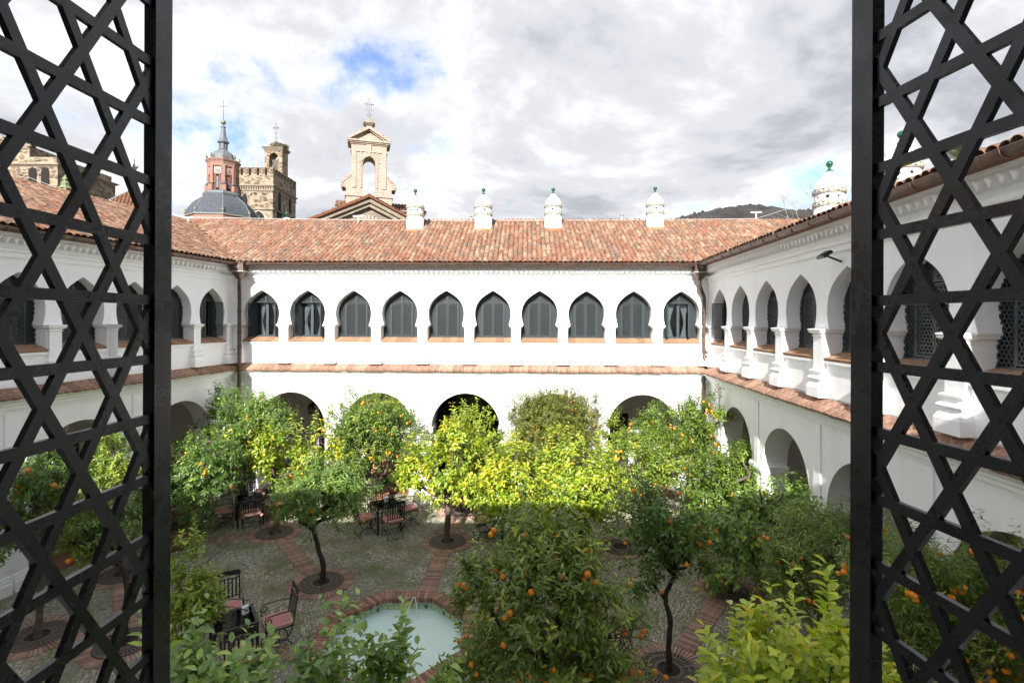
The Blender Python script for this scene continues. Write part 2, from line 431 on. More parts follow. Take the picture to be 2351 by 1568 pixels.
M['rimbrick'] = mat('fountain_brick', (0.26, 0.12, 0.075), (0.48, 0.31, 0.22), 18, 0.85, 0.4, 50, obj=True, av=0.45, lo=0.4, hi=0.72)
M['castiron'] = mat('rusty_cast_iron', (0.12, 0.092, 0.080), (0.17, 0.13, 0.11), 25, 0.65, 0.2)
M['iron'] = mat('black_wrought_iron', (0.012, 0.012, 0.013), None, rough=0.4, spec=0.5)
M['pink'] = mat('pink_canvas', (0.52, 0.215, 0.20), (0.60, 0.27, 0.25), 60, 0.95, 0.3, 300)
M['piping'] = mat('cream_piping', (0.72, 0.66, 0.55), None, rough=0.8)
M['tableglass'] = glass_mat('table_glass', (0.85, 0.92, 0.90), 0.02, 1.5)
M['white'] = mat('white_plastic', (0.78, 0.79, 0.82), None, rough=0.4)
M['print'] = mat('grey_print', (0.12, 0.12, 0.2), None, rough=0.5)
M['basin'] = mat('painted_basin', (0.70, 0.93, 0.84), (0.76, 0.94, 0.88), 2, 0.6)
M['water'] = glass_mat('water', (0.93, 0.99, 0.97), 0.03, 1.33, 0.25, 3.5, milk=(0.76, 0.96, 0.88))
M['jet'] = glass_mat('water_jet', (0.95, 0.97, 0.97), 0.05, 1.4, milk=(0.9, 0.95, 0.95))
M['glaze_cream'] = mat('glazed_cream', (0.46, 0.62, 0.38), (0.58, 0.62, 0.36), 35, 0.25)
M['glaze_green'] = mat('glazed_green', (0.12, 0.36, 0.20), (0.2, 0.48, 0.28), 40, 0.25)
M['glaze_blue'] = mat('glazed_blue', (0.015, 0.04, 0.16), None, rough=0.25)
M['glaze_ochre'] = mat('glazed_ochre', (0.62, 0.42, 0.16), None, rough=0.25)
M['ceramic'] = mat('green_ceramic', (0.010, 0.070, 0.034), (0.016, 0.10, 0.05), 30, 0.18, spec=0.5)
M['tri_green'] = mat('mosaic_green', (0.030, 0.111, 0.072), None, rough=0.3)
M['tri_yellow'] = mat('mosaic_yellow', (0.357, 0.230, 0.051), None, rough=0.3)
M['tri_white'] = mat('mosaic_white', (0.391, 0.387, 0.374), None, rough=0.35)
M['hollow'] = mat('dark_brown_flue', (0.10, 0.06, 0.035), None, rough=0.95)  # dark brown core behind the star openings
M['bark'] = mat('citrus_bark', (0.075, 0.058, 0.042), (0.16, 0.13, 0.10), 14, 0.95, 0.8, 40)
M['barkdark'] = mat('wet_dark_bark', (0.028, 0.021, 0.016), (0.06, 0.047, 0.036), 16, 0.9, 0.9, 40)
M['leaf'] = leaf_mat('citrus_leaf', 0.30)
M['needle'] = leaf_mat('far_leaf', 0.15, 0.6)
M['orange'] = mat('orange_peel', (0.80, 0.23, 0.012), (0.86, 0.30, 0.02), 12, 0.45, 0.25, 160, spec=0.4)
M['lemon'] = mat('lemon_peel', (0.80, 0.55, 0.04), (0.72, 0.60, 0.08), 10, 0.45, 0.2, 160)
M['lime'] = mat('unripe_lemon_peel', (0.34, 0.42, 0.05), (0.45, 0.45, 0.06), 10, 0.45, 0.2, 160)
M['pot'] = mat('terracotta_pot', (0.26, 0.11, 0.065), (0.33, 0.16, 0.10), 8, 0.9)
M['stone'] = masonry_mat('rubble_masonry', (0.049, 0.037, 0.026), (0.189, 0.135, 0.082), (0.279, 0.226, 0.164), 1.9, 0.06, 1.9)
M['stone_trim'] = mat('dressed_stone', (0.180, 0.143, 0.107), (0.279, 0.234, 0.184), 1.5, 0.9, 0.4, 8)
M['oldbrick'] = brickwork_mat('limewashed_brick', (0.20, 0.095, 0.06), (0.29, 0.18, 0.125), (0.38, 0.325, 0.27), 0.42, 0.15, 0.035, wash=(0.40, 0.335, 0.275))
M['redbrick'] = brickwork_mat('red_brickwork', (0.270, 0.095, 0.062), (0.309, 0.123, 0.084), (0.348, 0.281, 0.236), 0.26, 0.085, 0.014)
M['redplaster'] = mat('red_render', (0.264, 0.093, 0.056), (0.309, 0.118, 0.073), 3, 0.9)
M['slate'] = brickwork_mat('slate_scales', (0.061, 0.070, 0.086), (0.086, 0.096, 0.115), (0.038, 0.045, 0.054), 0.22, 0.16, 0.012)
M['lead'] = mat('lead_sheet', (0.102, 0.108, 0.120), (0.138, 0.144, 0.159), 3, 0.6, 0.1)
M['leadpale'] = mat('pale_lead_seam', (0.208, 0.204, 0.192), None, rough=0.6)
M['bronze'] = mat('bell_bronze', (0.10, 0.12, 0.09), (0.16, 0.19, 0.14), 6, 0.5, metal=0.4)
M['patina'] = mat('patina_ball', (0.14, 0.17, 0.08), (0.22, 0.25, 0.14), 3, 0.6)
M['dark'] = mat('painted_dark', (0.015, 0.013, 0.012), None, rough=0.95)  # near-black panels stand in for shaded depth behind openings and grates
M['nest'] = mat('nest_sticks', (0.10, 0.075, 0.05), (0.2, 0.16, 0.11), 8, 0.95, 0.8, 12)
M['hill'] = mat('wooded_hill', (0.020, 0.018, 0.018), (0.043, 0.041, 0.036), 0.018, 0.95, 0.9, 0.05)
M['cable'] = mat('pale_cable', (0.62, 0.58, 0.56), None, rough=0.6)
M['zinc'] = mat('zinc_pipe', (0.42, 0.42, 0.42), (0.5, 0.5, 0.5), 5, 0.45, metal=0.5)
M['lampglass'] = glass_mat('lamp_glass', (0.8, 0.85, 0.85), 0.05, 1.5)
M['shopglass'] = glass_mat('shop_glass', (0.55, 0.58, 0.57), 0.02, 1.5)
M['etch'] = mat('etched_letters', (0.10, 0.10, 0.095), None, rough=0.7)

# ------------------------------------------------------------------ ground, hill
g = MB()
g.add([(-4500, -2500, -0.06), (4500, -2500, -0.06), (4500, 7000, -0.06), (-4500, 7000, -0.06)], [(0, 1, 2, 3)])
tag(g.build('terrain', M['dirt']), kind='structure')
g = MB()
g.add([(-12.6, 0.3, 0), (6.0, 0.3, 0), (7.0, 17.6, 0), (-9.4, 17.6, 0)], [(0, 1, 2, 3)])
court = tag(g.build('courtyard_floor', M['ground']), kind='structure')

def build_hill():
    prof = [(1180, 640), (1300, 575), (1400, 540), (1480, 522), (1530, 508), (1560, 498), (1600, 490), (1640, 481), (1680, 474), (1720, 468), (1760, 473),
            (1800, 482), (1840, 481), (1880, 480), (1930, 492), (2000, 505), (2120, 525), (2300, 560), (2600, 640)]
    us = np.linspace(1180, 2600, 300); vs = np.interp(us, [p[0] for p in prof], [p[1] for p in prof])
    Y1 = 1500.0
    xs = (us - 1175.5) * Y1 / F; zr = (737 - vs) * Y1 / F + CH
    V, Fc = [], []
    rows = [(900, 0.0), (1000, .18), (1120, .42), (1260, .68), (1400, .90), (1500, 1.0), (1700, .8), (2000, .3), (2200, 0)]
    for (yy, fr) in rows:
        jit = np.convolve(rng.normal(0, 1, 340), np.ones(9) / 9, 'same')[20:320] * 14 * fr
        if yy == 1500: jit = np.abs(rng.normal(0, 1, 300)) * 3.2 + jit * 0.1
        for i in range(300): V.append((xs[i] * (0.55 + 0.45 * yy / Y1), yy, max(-1, zr[i] * fr + jit[i])))
    for r in range(len(rows) - 1):
        for i in range(299):
            a = r * 300 + i; Fc.append((a, a + 1, a + 301, a + 300))
    m = MB().add(V, Fc)
    tag(m.build('hill', M['hill'], smooth=False), kind='structure')
build_hill()

# ------------------------------------------------------------------ shared pieces of the cloister
S_ROW = 0.0546                                     # spacing of the bars of the star lattice
def lattice(mb, x0, x1, z0, z1, xph=0.0, zph=0.0, bw=0.0095, th=0.012, hole=None, ext=0.0):
    """three families of bars at 0, +60 and -60 degrees: hexagons and small triangles between them"""
    a = S_ROW / math.sqrt(3)
    def clip(px, pz, dx, dz, R):
        t0, t1 = -1e9, 1e9
        for p, d, lo, hi in ((px, dx, R[0], R[1]), (pz, dz, R[2], R[3])):
            if abs(d) < 1e-9:
                if p < lo or p > hi: return None
            else:
                ta, tb = (lo - p) / d, (hi - p) / d
                if ta > tb: ta, tb = tb, ta
                t0, t1 = max(t0, ta), min(t1, tb)
        return (t0, t1) if t1 - t0 > 0.004 else None
    def emit(px, pz, dx, dz, th):
        iv = clip(px, pz, dx, dz, (x0, x1, z0, z1))
        if not iv: return
        parts = [iv]
        if hole:
            h = clip(px, pz, dx, dz, hole)
            if h: parts = [(iv[0], h[0]), (h[1], iv[1])]
        for t0, t1 in parts:
            if t1 - t0 > 0.006: mb.bar((px + dx * t0, 0, pz + dz * t0), (px + dx * t1, 0, pz + dz * t1), bw, th)
    k0, k1 = int((z0 - zph) / S_ROW) - 2, int((z1 - zph) / S_ROW) + 2
    for k in range(k0, k1 + 1): emit(0, zph + k * S_ROW, 1, 0, th)
    span = (x1 - x0) + (z1 - z0)
    n = int(span / (2 * a)) + 4
    for j in range(-n, n + 1):
        emit(xph + 2 * a * j, zph, 0.5, math.sqrt(3) / 2, th * 1.012)
        emit(xph + 2 * a * j + a, zph, -0.5, math.sqrt(3) / 2, th * 1.024)

LEAF_W, LEAF_H = 0.352, 1.09
def shutter_parts():
    fr = MB()
    for x in (0.011, LEAF_W - 0.011): fr.box(x - 0.011, x + 0.011, -0.011, 0.011, 0, LEAF_H)
    fr.box(0.0221, LEAF_W - 0.0221, -0.0105, 0.0105, 0, 0.022); fr.box(0.0221, LEAF_W - 0.0221, -0.0105, 0.0105, LEAF_H - 0.022, LEAF_H)
    lt = MB(); lattice(lt, 0.015, LEAF_W - 0.015, 0.015, LEAF_H - 0.015, 0.02, 0.01)
    return fr.mesh('shutter_frame', M['grille']), lt.mesh('shutter_lattice', M['grille'])
ME_SH_FRAME, ME_SH_LAT = shutter_parts()
_l = MB(); lattice(_l, -0.70, 0.70, 0.0, 1.75, 0.0, 0.02, hole=(-0.375, 0.375, 0.045, 1.175))
for (a, b, c, d) in ((-0.385, -0.361, 0.03, 1.19), (0.361, 0.385, 0.03, 1.19)): _l.box(a, b, -0.014, 0.014, c, d)
_l.box(-0.385, 0.385, -0.0135, 0.0135, 1.166, 1.19); _l.box(-0.72, 0.72, -0.02, 0.02, -0.04, 0.03); _l.box(-0.03, 0.03, -0.006, 0.014, 1.19, 1.75)
ME_LATTICE = _l.mesh('fixed_lattice', M['grille'])
_w = MB()
for (a, b, c, d) in ((-0.40, -0.34, 0, 1.25), (0.34, 0.40, 0, 1.25), (-0.045, 0.045, 0.061, 1.189)): _w.box(a, b, -0.03, 0.03, c, d)
_w.box(-0.3399, 0.3399, -0.028, 0.028, 0, 0.06); _w.box(-0.3399, 0.3399, -0.028, 0.028, 1.19, 1.25)
_w.box(-0.72, -0.401, 0.0, 0.02, 0, 1.75, 0); _w.box(0.401, 0.72, 0.0, 0.02, 0, 1.75, 0); _w.box(-0.4, 0.4, 0.0, 0.02, 1.251, 1.75, 0)
ME_WFRAME = _w.mesh('window_frame', M['frame'])
_p = MB(); _p.box(-0.335, 0.335, -0.004, 0.004, 0.06, 1.19); ME_PANE = _p.mesh('pane', M['pane'])
def curtain_mesh(sg):
    V, Fc = [], []
    for j in range(13):
        z = 0.02 + 1.2 * j / 12; t = z / 1.2
        wdt = 0.10 + 0.19 * (abs(t - 0.42) / 0.58) ** 1.2
        for i in range(15):
            s_ = i / 14
            V.append((sg * (0.335 - wdt * s_), 0.02 * math.sin(s_ * 26), z))
    for j in range(12):
        for i in range(14):
            a = j * 15 + i; Fc.append((a, a + 1, a + 16, a + 15))
    return MB().add(V, Fc).mesh('curtain', M['curtain'], True)
ME_CURT = {-1: curtain_mesh(-1), 1: curtain_mesh(1)}

def tile_mesh(rv, length=0.44, r0=0.088, r1=0.072, th=0.013, mt='tile'):
    """one cover tile, open side down, lower end at y=0"""
    n = 7; V = []
    for y, r in ((0.0, r0), (length, r1)):
        for rr in (r, r - th):
            for k in range(n + 1):
                a = PI * (0.03 + 0.94 * k / n)
                V.append((math.cos(a) * rr, y, math.sin(a) * rr * 0.92))
    q = n + 1; Fc = []
    for k in range(n):
        Fc += [(k, k + 1, 2 * q + k + 1, 2 * q + k), (q + k, 3 * q + k, 3 * q + k + 1, q + k + 1), (k, q + k, q + k + 1, k + 1)]
    me = MB().add(V, Fc).mesh('roof_tile', M[mt], False)
    at = me.attributes.new('rnd', 'FLOAT', 'POINT'); at.data.foreach_set('value', [rv] * len(V))
    for p in me.polygons: p.use_smooth = True
    return me
TILE_VAR = [tile_mesh(k / 15.0) for k in range(16)]
_tv = np.array([v.co[:] for v in TILE_VAR[0].vertices]); _tf = [tuple(p.vertices) for p in TILE_VAR[0].polygons]

def joined_tiles(name, mats4, parent, mt='tile', rv=None):
    """the tiles past the first 300, in one mesh"""
    if not mats4: return None
    n = len(mats4); nv = len(_tv)
    hom = np.concatenate([_tv, np.ones((nv, 1))], 1)
    A = np.array([np.array(m) for m in mats4])
    V = np.einsum('nij,vj->nvi', A, hom)[:, :, :3].reshape(-1, 3)
    Fc = [tuple(i + k * nv for i in f) for k in range(n) for f in _tf]
    me = bpy.data.meshes.new(name); me.from_pydata(V.tolist(), [], Fc); me.materials.append(M[mt])
    at = me.attributes.new('rnd', 'FLOAT', 'POINT')
    vals = rng.random(n) if rv is None else np.asarray(rv)
    at.data.foreach_set('value', np.repeat(vals, nv).astype(np.float32))
    me.polygons.foreach_set('use_smooth', [True] * len(Fc))
    o = link(name, me, parent); o['kind'] = 'stuff'
    return o

ARCH_UP = [(.62, -.15), (.62, .372), (.605, .385), (.575, .40), (.565, .43), (.545, .455), (.54, .47), (.556, .54), (.577, .62), (.594, .72), (.600, .83), (.594, .94),
           (.576, 1.03), (.55, 1.105), (.52, 1.17), (.485, 1.23), (.445, 1.285), (.40, 1.335), (.35, 1.382), (.29, 1.43), (.225, 1.477), (.15, 1.525), (.075, 1.57), (.0, 1.61)]
SILL_Z = 5.20
def gothic_wall(mb, x0, x1, z0, z1, bays, depth, m=0):
    """wall face at y=0 between x0..x1, z0..z1, with openings. bays: (centre, left edge, right edge, outline[(half width, z)])"""
    xs = x0
    for (cx, bl, br, ol) in bays:
        if bl > xs + 1e-4: mb.add([(xs, 0, z0), (bl, 0, z0), (bl, 0, z1), (xs, 0, z1)], [(0, 1, 2, 3)], m)
        zb, zt = ol[0][1], ol[-1][1]
        if zb > z0: mb.add([(bl, 0, z0), (br, 0, z0), (br, 0, zb), (bl, 0, zb)], [(0, 1, 2, 3)], m)
        mb.add([(bl, 0, zt), (br, 0, zt), (br, 0, z1), (bl, 0, z1)], [(0, 1, 2, 3)], m)
        for (w0, a0), (w1, a1) in zip(ol, ol[1:]):
            mb.add([(bl, 0, a0), (cx - w0, 0, a0), (cx - w1, 0, a1), (bl, 0, a1)], [(0, 1, 2, 3)], m)
            mb.add([(cx + w0, 0, a0), (br, 0, a0), (br, 0, a1), (cx + w1, 0, a1)], [(0, 1, 2, 3)], m)
            for sg in (-1, 1):
                mb.add([(cx + sg * w0, 0, a0), (cx + sg * w0, depth, a0), (cx + sg * w1, depth, a1), (cx + sg * w1, 0, a1)], [(0, 1, 2, 3)], m)
        if zb > z0 + 0.01: mb.add([(cx - ol[0][0], 0, zb), (cx + ol[0][0], 0, zb), (cx + ol[0][0], depth, zb), (cx - ol[0][0], depth, zb)], [(0, 1, 2, 3)], m)
        xs = br
    if x1 > xs + 1e-4: mb.add([(xs, 0, z0), (x1, 0, z0), (x1, 0, z1), (xs, 0, z1)], [(0, 1, 2, 3)], m)

def ground_arch(hw=1.15, spring=2.2):
    ol = [(hw, 0.0), (hw, spring)]
    for k in range(1, 15):
        a = PI / 2 * k / 14; ol.append((max(0.0, hw * math.cos(a)), spring + hw * 1.03 * math.sin(a)))
    return ol

def pilaster_mesh(w):
    """slender shaft with capital and stepped base between two windows; z=0 on the ledge, y<0 towards the court"""
    mb = MB(); W = w / 2
    lv = [(W + .06, .21, 0), (W + .06, .21, .19), (W + .012, .13, .31), (W + .04, .165, .325), (W + .055, .185, .355), (W + .04, .165, .385), (W + .005, .11, .40),
          (W + .005, .11, .46), (W + .035, .155, .475), (W + .035, .155, .505), (W, .085, .52), (W, .085, 1.155), (W + .014, .11, 1.17), (W + .014, .11, 1.185), (W - .004, .08, 1.19), (W, .08, 1.20), (W + .045, .14, 1.235),
          (W + .06, .165, 1.245), (W + .06, .165, 1.265), (W + .045, .14, 1.27), (W + .065, .18, 1.285), (W + .065, .18, 1.305), (W + .02, .01, 1.32)]
    loops = [[(-a, -d * .86, z), (a, -d * .86, z), (a, .06, z), (-a, .06, z)] for a, d, z in lv]
    return mb.loft(loops).mesh('pilaster', M['plaster'])

def piece_box(name, sx, sy, sz, mt, jit=0.0, bev=0.006):
    """a brick with slightly worn edges, centred, top at z=0"""
    b = bev
    loops = []
    for z, s_ in ((-sz, 0), (-b, 0), (0, b)):
        loops.append([(-sx / 2 + s_, -sy / 2 + s_, z), (sx / 2 - s_, -sy / 2 + s_, z), (sx / 2 - s_, sy / 2 - s_, z), (-sx / 2 + s_, sy / 2 - s_, z)])
    return MB().loft(loops).mesh(name, mt)

def chimney_parts():
    d = {}
    d['body'] = MB().lathe([(.345, -.9), (.335, 0), (.318, .56)], 28).mesh('flue_body', M['plaster'], True)
    d['cap'] = MB().lathe([(.315, .955), (.322, 1.0), (.312, 1.06), (.285, 1.12), (.24, 1.18), (.185, 1.235), (.14, 1.28), (.112, 1.32), (.096, 1.37)], 28).mesh('domed_cap', M['plaster'], True)
    d['finial'] = MB().lathe([(.09, 1.365), (.088, 1.38), (.07, 1.41), (.034, 1.44), (.024, 1.462), (.036, 1.475), (.026, 1.487), (.034, 1.50), (.062, 1.53), (.075, 1.57), (.066, 1.61), (.04, 1.635), (.01, 1.645)], 18).mesh('finial', M['ceramic'], True)
    d['flashing'] = MB().lathe([(.43, -.9), (.43, -.04), (.40, .02), (.342, .035)], 28).mesh('flashing', M['flash'], True)
    for nm, z0, z1 in (('low', .56, .665), ('high', .86, .955)):
        mb = MB(); n = 22; r = .352
        mb.lathe([(.31, z0 - .02), (r - .002, z0), (r - .002, z1), (.31, z1 + .012)], 28, m=0)
        zc_ = (z0 + z1) / 2
        for k in range(n):
            a0, a1 = 2 * PI * k / n, 2 * PI * (k + 1) / n; am = (a0 + a1) / 2
            pt = lambda a, z, rr=r: (rr * math.cos(a), rr * math.sin(a), z)
            up = 1 if k % 2 == 0 else 2; dn = 2 if k % 2 == 0 else 1
            V = [pt(a0, z0 + .006), pt(a1, z0 + .006), pt(a1, z1 - .006), pt(a0, z1 - .006), pt(am, zc_, r + .002)]
            mb.add(V, [(0, 1, 4)], dn); mb.add(V, [(2, 3, 4)], up); mb.add(V, [(1, 2, 4), (3, 0, 4)], 0)
        d['band_' + nm] = mb.mesh('mosaic_band', [M['tri_white'], M['tri_green'], M['tri_yellow']])
    mb = MB(); n = 8; z0, z1, r = .665, .86, .308
    for k in range(n):
        a0 = 2 * PI * k / n; da = 2 * PI / n; zc_ = (z0 + z1) / 2; hh = (z1 - z0) / 2; hw = da / 2
        sr, V = .068, []
        for j in range(24):
            an = 2 * PI * j / 24
            rr = sr if j % 4 == 0 else (sr * .52 if j % 4 == 2 else sr * .72)
            V.append((rr * math.cos(an) / r, rr * math.sin(an)))
        Rr = []
        for j in range(24):
            an = 2 * PI * j / 24; cx_, cz_ = math.cos(an), math.sin(an)
            t = min(hw / max(abs(cx_), 1e-6), hh / max(abs(cz_), 1e-6)) if True else 0
            t = min(hw / max(abs(cx_), 1e-6), hh / max(abs(cz_), 1e-6))
            Rr.append((max(-hw, min(hw, cx_ * t)), max(-hh, min(hh, cz_ * t))))
        def cyl(p, rad): return (rad * math.cos(a0 + p[0]), rad * math.sin(a0 + p[0]), zc_ + p[1])
        VV = [cyl(p, r) for p in V] + [cyl(p, r) for p in Rr] + [cyl(p, r - .05) for p in V]
        Fc = [(j, (j + 1) % 24, 24 + (j + 1) % 24, 24 + j) for j in range(24)]
        mb.add(VV, Fc, 0)
        mb.add(VV, [(j, 48 + j, 48 + (j + 1) % 24, (j + 1) % 24) for j in range(24)], 0)
        # corner gaps of the panel
        for cxs, czs in ((1, 1), (1, -1), (-1, 1), (-1, -1)): pass
        am = a0 + da / 2
        mb.add([cyl((da / 2 - .05, -hh), r + .012), cyl((da / 2 + .05, -hh), r + .012), cyl((da / 2 + .05, hh), r + .012), cyl((da / 2 - .05, hh), r + .012), cyl((da / 2, 0), r + .015)], [(0, 1, 4)], 1)
        mb.add([cyl((da / 2 - .05, -hh), r + .012), cyl((da / 2 + .05, -hh), r + .012), cyl((da / 2 + .05, hh), r + .012), cyl((da / 2 - .05, hh), r + .012), cyl((da / 2, 0), r + .015)], [(2, 3, 4)], 2)
        mb.add([cyl((da / 2 - .05, -hh), r + .012), cyl((da / 2 + .05, -hh), r + .012), cyl((da / 2 + .05, hh), r + .012), cyl((da / 2 - .05, hh), r + .012), cyl((da / 2, 0), r + .015)], [(1, 2, 4), (3, 0, 4)], 0)
    mb.lathe([(.2, z0), (.2, z1)], 16, m=3)
    d['star_ring'] = mb.mesh('star_ring', [M['plaster'], M['tri_green'], M['tri_yellow'], M['hollow']])
    return d
CH_PARTS = chimney_parts()
def chimney(parent, loc, rz=0.0, s=1.0):
    c = empty('chimney', loc, rz, parent); c.scale = (s, s, s)
    for k, nm in (('body', 'flue_body'), ('cap', 'domed_cap'), ('finial', 'finial'), ('flashing', 'flashing'), ('band_low', 'mosaic_band'), ('band_high', 'mosaic_band'), ('star_ring', 'star_ring')):
        link(nm, CH_PARTS[k], c)
    return c

ME_SILLB = piece_box('sill_brick', 0.245, 0.37, 0.05, M['sill'])
ME_LEDGE = [piece_box('ledge_tile', 0.20, 0.40 + 0.01 * k, 0.055, M['ledge']) for k in (-1, 0, 1)]
ME_FLOORT = piece_box('floor_tile', 0.292, 0.292, 0.03, M['floor_clay'], bev=0.004)

EAVE, EZ = 0.38, 7.70
def wing(label, origin, ang, L, up_c, bw, gr_c, pitch, depth_roof, tl, tr, x0l, x0r, part_tiles=0, open_win=(), curtain_win=(), visible=None, kz=0.0, lattice_bays=None,
         col_range=None, tile_rows=None, doors=(), pil_edges=True, floor_tiles=()):
    W = empty('cloister_wing', (origin[0], origin[1], 0), ang)
    tag(W, label, 'building', 'wings of the white cloister')
    s = bw / 1.56
    # ---- walls
    mb = MB()
    bays = [(c, c - bw / 2, c + bw / 2, [(w * s, SILL_Z + z) for w, z in ARCH_UP]) for c in up_c]
    gothic_wall(mb, 0, L, 4.30, 7.60, bays, 0.32)
    # fascia mouldings, drawn along the wall just under the eaves
    mb.build('upper_wall', M['plaster'], W)
    mb = MB()
    gothic_wall(mb, 0, L, 0, 4.25, [(c, c - 1.45, c + 1.45, ground_arch()) for c in gr_c], 0.60)
    mb.build('arcade_wall', M['plaster'], W)
    mb = MB()
    prof = [(0, 7.09), (-.055, 7.09), (-.06, 7.13), (-.06, 7.155), (-.03, 7.16), (-.03, 7.205), (-.095, 7.21), (-.11, 7.245), (-.11, 7.27), (0, 7.30)]
    mb.prism(prof, 0.0, L, 0, 'x')
    mb.prism([(0, 7.51), (-.235, 7.535), (-.235, 7.595), (0, 7.60)], .02, L - .02, 0, 'x')
    mb.build('frieze_moulding', M['plaster'], W)
    # wavy course of plastered tiles
    mb = MB(); per = .165; n = int(L / per * 10); xs = np.linspace(0, L, n + 1)
    zb = 7.415 + .055 * np.sin(xs * 2 * PI / per); V = []
    for x, z in zip(xs, zb): V += [(x, 0, z + .035), (x, -.225, z), (x, -.225, 7.525), (x, -.18, 7.53)]
    Fc = []
    for i in range(n):
        a = i * 4; Fc += [(a, a + 4, a + 5, a + 1), (a + 1, a + 5, a + 6, a + 2), (a + 2, a + 6, a + 7, a + 3)]
    mb.add(V, Fc); o = mb.build('scalloped_course', M['plaster'], W, smooth=True)
    # ---- ledge between the storeys
    mb = MB()
    prof = [(0, 4.37), (-.0, 4.33), (-.31, 4.17), (-.30, 4.15), (-.255, 4.13), (-.25, 4.09), (-.215, 4.06), (-.17, 4.03), (-.155, 3.985), (-.11, 3.96), (-.10, 3.90), (-.035, 3.895), (-.03, 3.815), (0, 3.81)]
    mb.prism(prof, -.0 + .02, L - .02, 0, 'x')
    ed = []
    for c in sorted(c_ + sg * 1.46 for c_ in gr_c for sg in (-1, 1)):
        if not ed or c - ed[-1] > .3: ed.append(c)
    for c in ed:
        if 0.2 < c < L - 0.2: mb.box(c - .13, c + .13, -.028, .05, 0.5, 3.80)
    for c_ in gr_c:          # imposts and feet of the arcade piers
        for sg in (-1, 1):
            e = c_ + sg * 1.15
            for (z0, z1, pr) in ((2.06, 2.11, .03), (2.11, 2.19, .06), (2.19, 2.23, .04)): mb.box(min(e - sg * .06, e + sg * .30), max(e - sg * .06, e + sg * .30), -pr, .62, z0, z1)
            for (z0, z1, pr) in ((0, .22, .075), (.22, .30, .05), (.30, .36, .03)): mb.box(min(e - sg * pr, e + sg * .30), max(e - sg * pr, e + sg * .30), -pr, .62, z0, z1)
    cor = mb.build('string_cornice', M['plaster'], W)
    n = int(L / 0.205); tilt = math.atan2(.17, .33)
    if visible:
        for i in range(n):
            x = (i + .5) * L / n
            if visible[0] <= x <= visible[1]:
                link('ledge_tile', random.choice(ME_LEDGE), cor, (x, -.165 + random.uniform(-.008, .008), 4.345 - .085 * 1.02 + random.uniform(-.004, .004)), (tilt, 0, random.uniform(-.015, .015)))
    # ---- pilasters
    pm = pilaster_mesh(bw - 2 * .62 * s - .012)
    edges = sorted({round(c + sg * bw / 2, 2) for c in up_c for sg in (-1, 1)})
    for e in edges: link('pilaster', pm, W, (min(max(e, .14), L - .14), 0, 4.36))
    # ---- windows
    for i, c in enumerate(up_c):
        if lattice_bays is not None and i not in lattice_bays: continue
        w = empty('window', (c, 0, 0), 0, W)
        link('lattice_screen', ME_LATTICE, w, (0, .30, SILL_Z + .03), scale=(s, 1, 1))
        link('window_frame', ME_WFRAME, w, (0, .42, SILL_Z + .03), scale=(s, 1, 1))
        link('pane', ME_PANE, w, (0, .43, SILL_Z + .03), scale=(s, 1, 1))
        if i in curtain_win or i in open_win:
            for sg in (-1, 1): link('curtain', ME_CURT[sg], w, (0, .52, SILL_Z + .06), scale=(s, 1, 1))
        op = open_win.get(i) if isinstance(open_win, dict) else None
        for sg in (-1, 1):
            rz = 0.0 if sg < 0 else PI
            if op: rz += -op[0] if sg < 0 else op[1]
            for nm, me in (('shutter_frame', ME_SH_FRAME), ('shutter_lattice', ME_SH_LAT)):
                link(nm, me, w, (sg * .358 * s, .282 if op else .295, SILL_Z + .085), (0, 0, rz), (s, 1, 1))
        nb = 5
        for k in range(nb):
            x = (-1.20 / 2 + (k + .5) * 1.24 / nb - .02) * s
            link('sill_brick', ME_SILLB, w, (x, .11, SILL_Z - .02 + random.uniform(-.003, .003)), (math.atan2(.12, .37), 0, 0), (s, 1, 1))
        m2 = MB(); m2.box(-.645 * s, .645 * s, -.055, .02, SILL_Z - .185, SILL_Z - .135)
        m2.box(-.635 * s, .635 * s, -.035, .02, SILL_Z - .205, SILL_Z - .1851)
        m2.build('sill_nosing', M['plaster'], w)
    # ---- rooms behind
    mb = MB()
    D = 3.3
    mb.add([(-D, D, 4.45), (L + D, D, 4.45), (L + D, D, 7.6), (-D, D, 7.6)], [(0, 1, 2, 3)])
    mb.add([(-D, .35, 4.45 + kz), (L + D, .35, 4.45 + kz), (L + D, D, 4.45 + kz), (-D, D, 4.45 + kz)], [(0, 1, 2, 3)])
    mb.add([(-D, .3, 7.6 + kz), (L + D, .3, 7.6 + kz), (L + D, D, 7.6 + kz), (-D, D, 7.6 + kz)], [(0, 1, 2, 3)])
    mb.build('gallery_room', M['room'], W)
    mb = MB()
    mb.add([(-D, D, 0), (L + D, D, 0), (L + D, D, 4.0), (-D, D, 4.0)], [(0, 1, 2, 3)])
    mb.add([(-D, .02, 3.98 + kz), (L + D, .02, 3.98 + kz), (L + D, D, 3.98 + kz), (-D, D, 3.98 + kz)], [(0, 1, 2, 3)])
    mb.build('arcade_vault', M['arcade'], W)
    mb = MB(); mb.box(-.0, L + .0, -.02, D, -.03, .055 + kz)
    fl = mb.build('arcade_floor', M['floor_clay'], W)
    for (fx0, fx1) in floor_tiles:
        for i in range(int((fx1 - fx0) / .3)):
            for j in range(7):
                link('floor_tile', ME_FLOORT, fl, (fx0 + .3 * i + .15, .13 + .3 * j, .085 + kz + random.uniform(-.002, .002)))
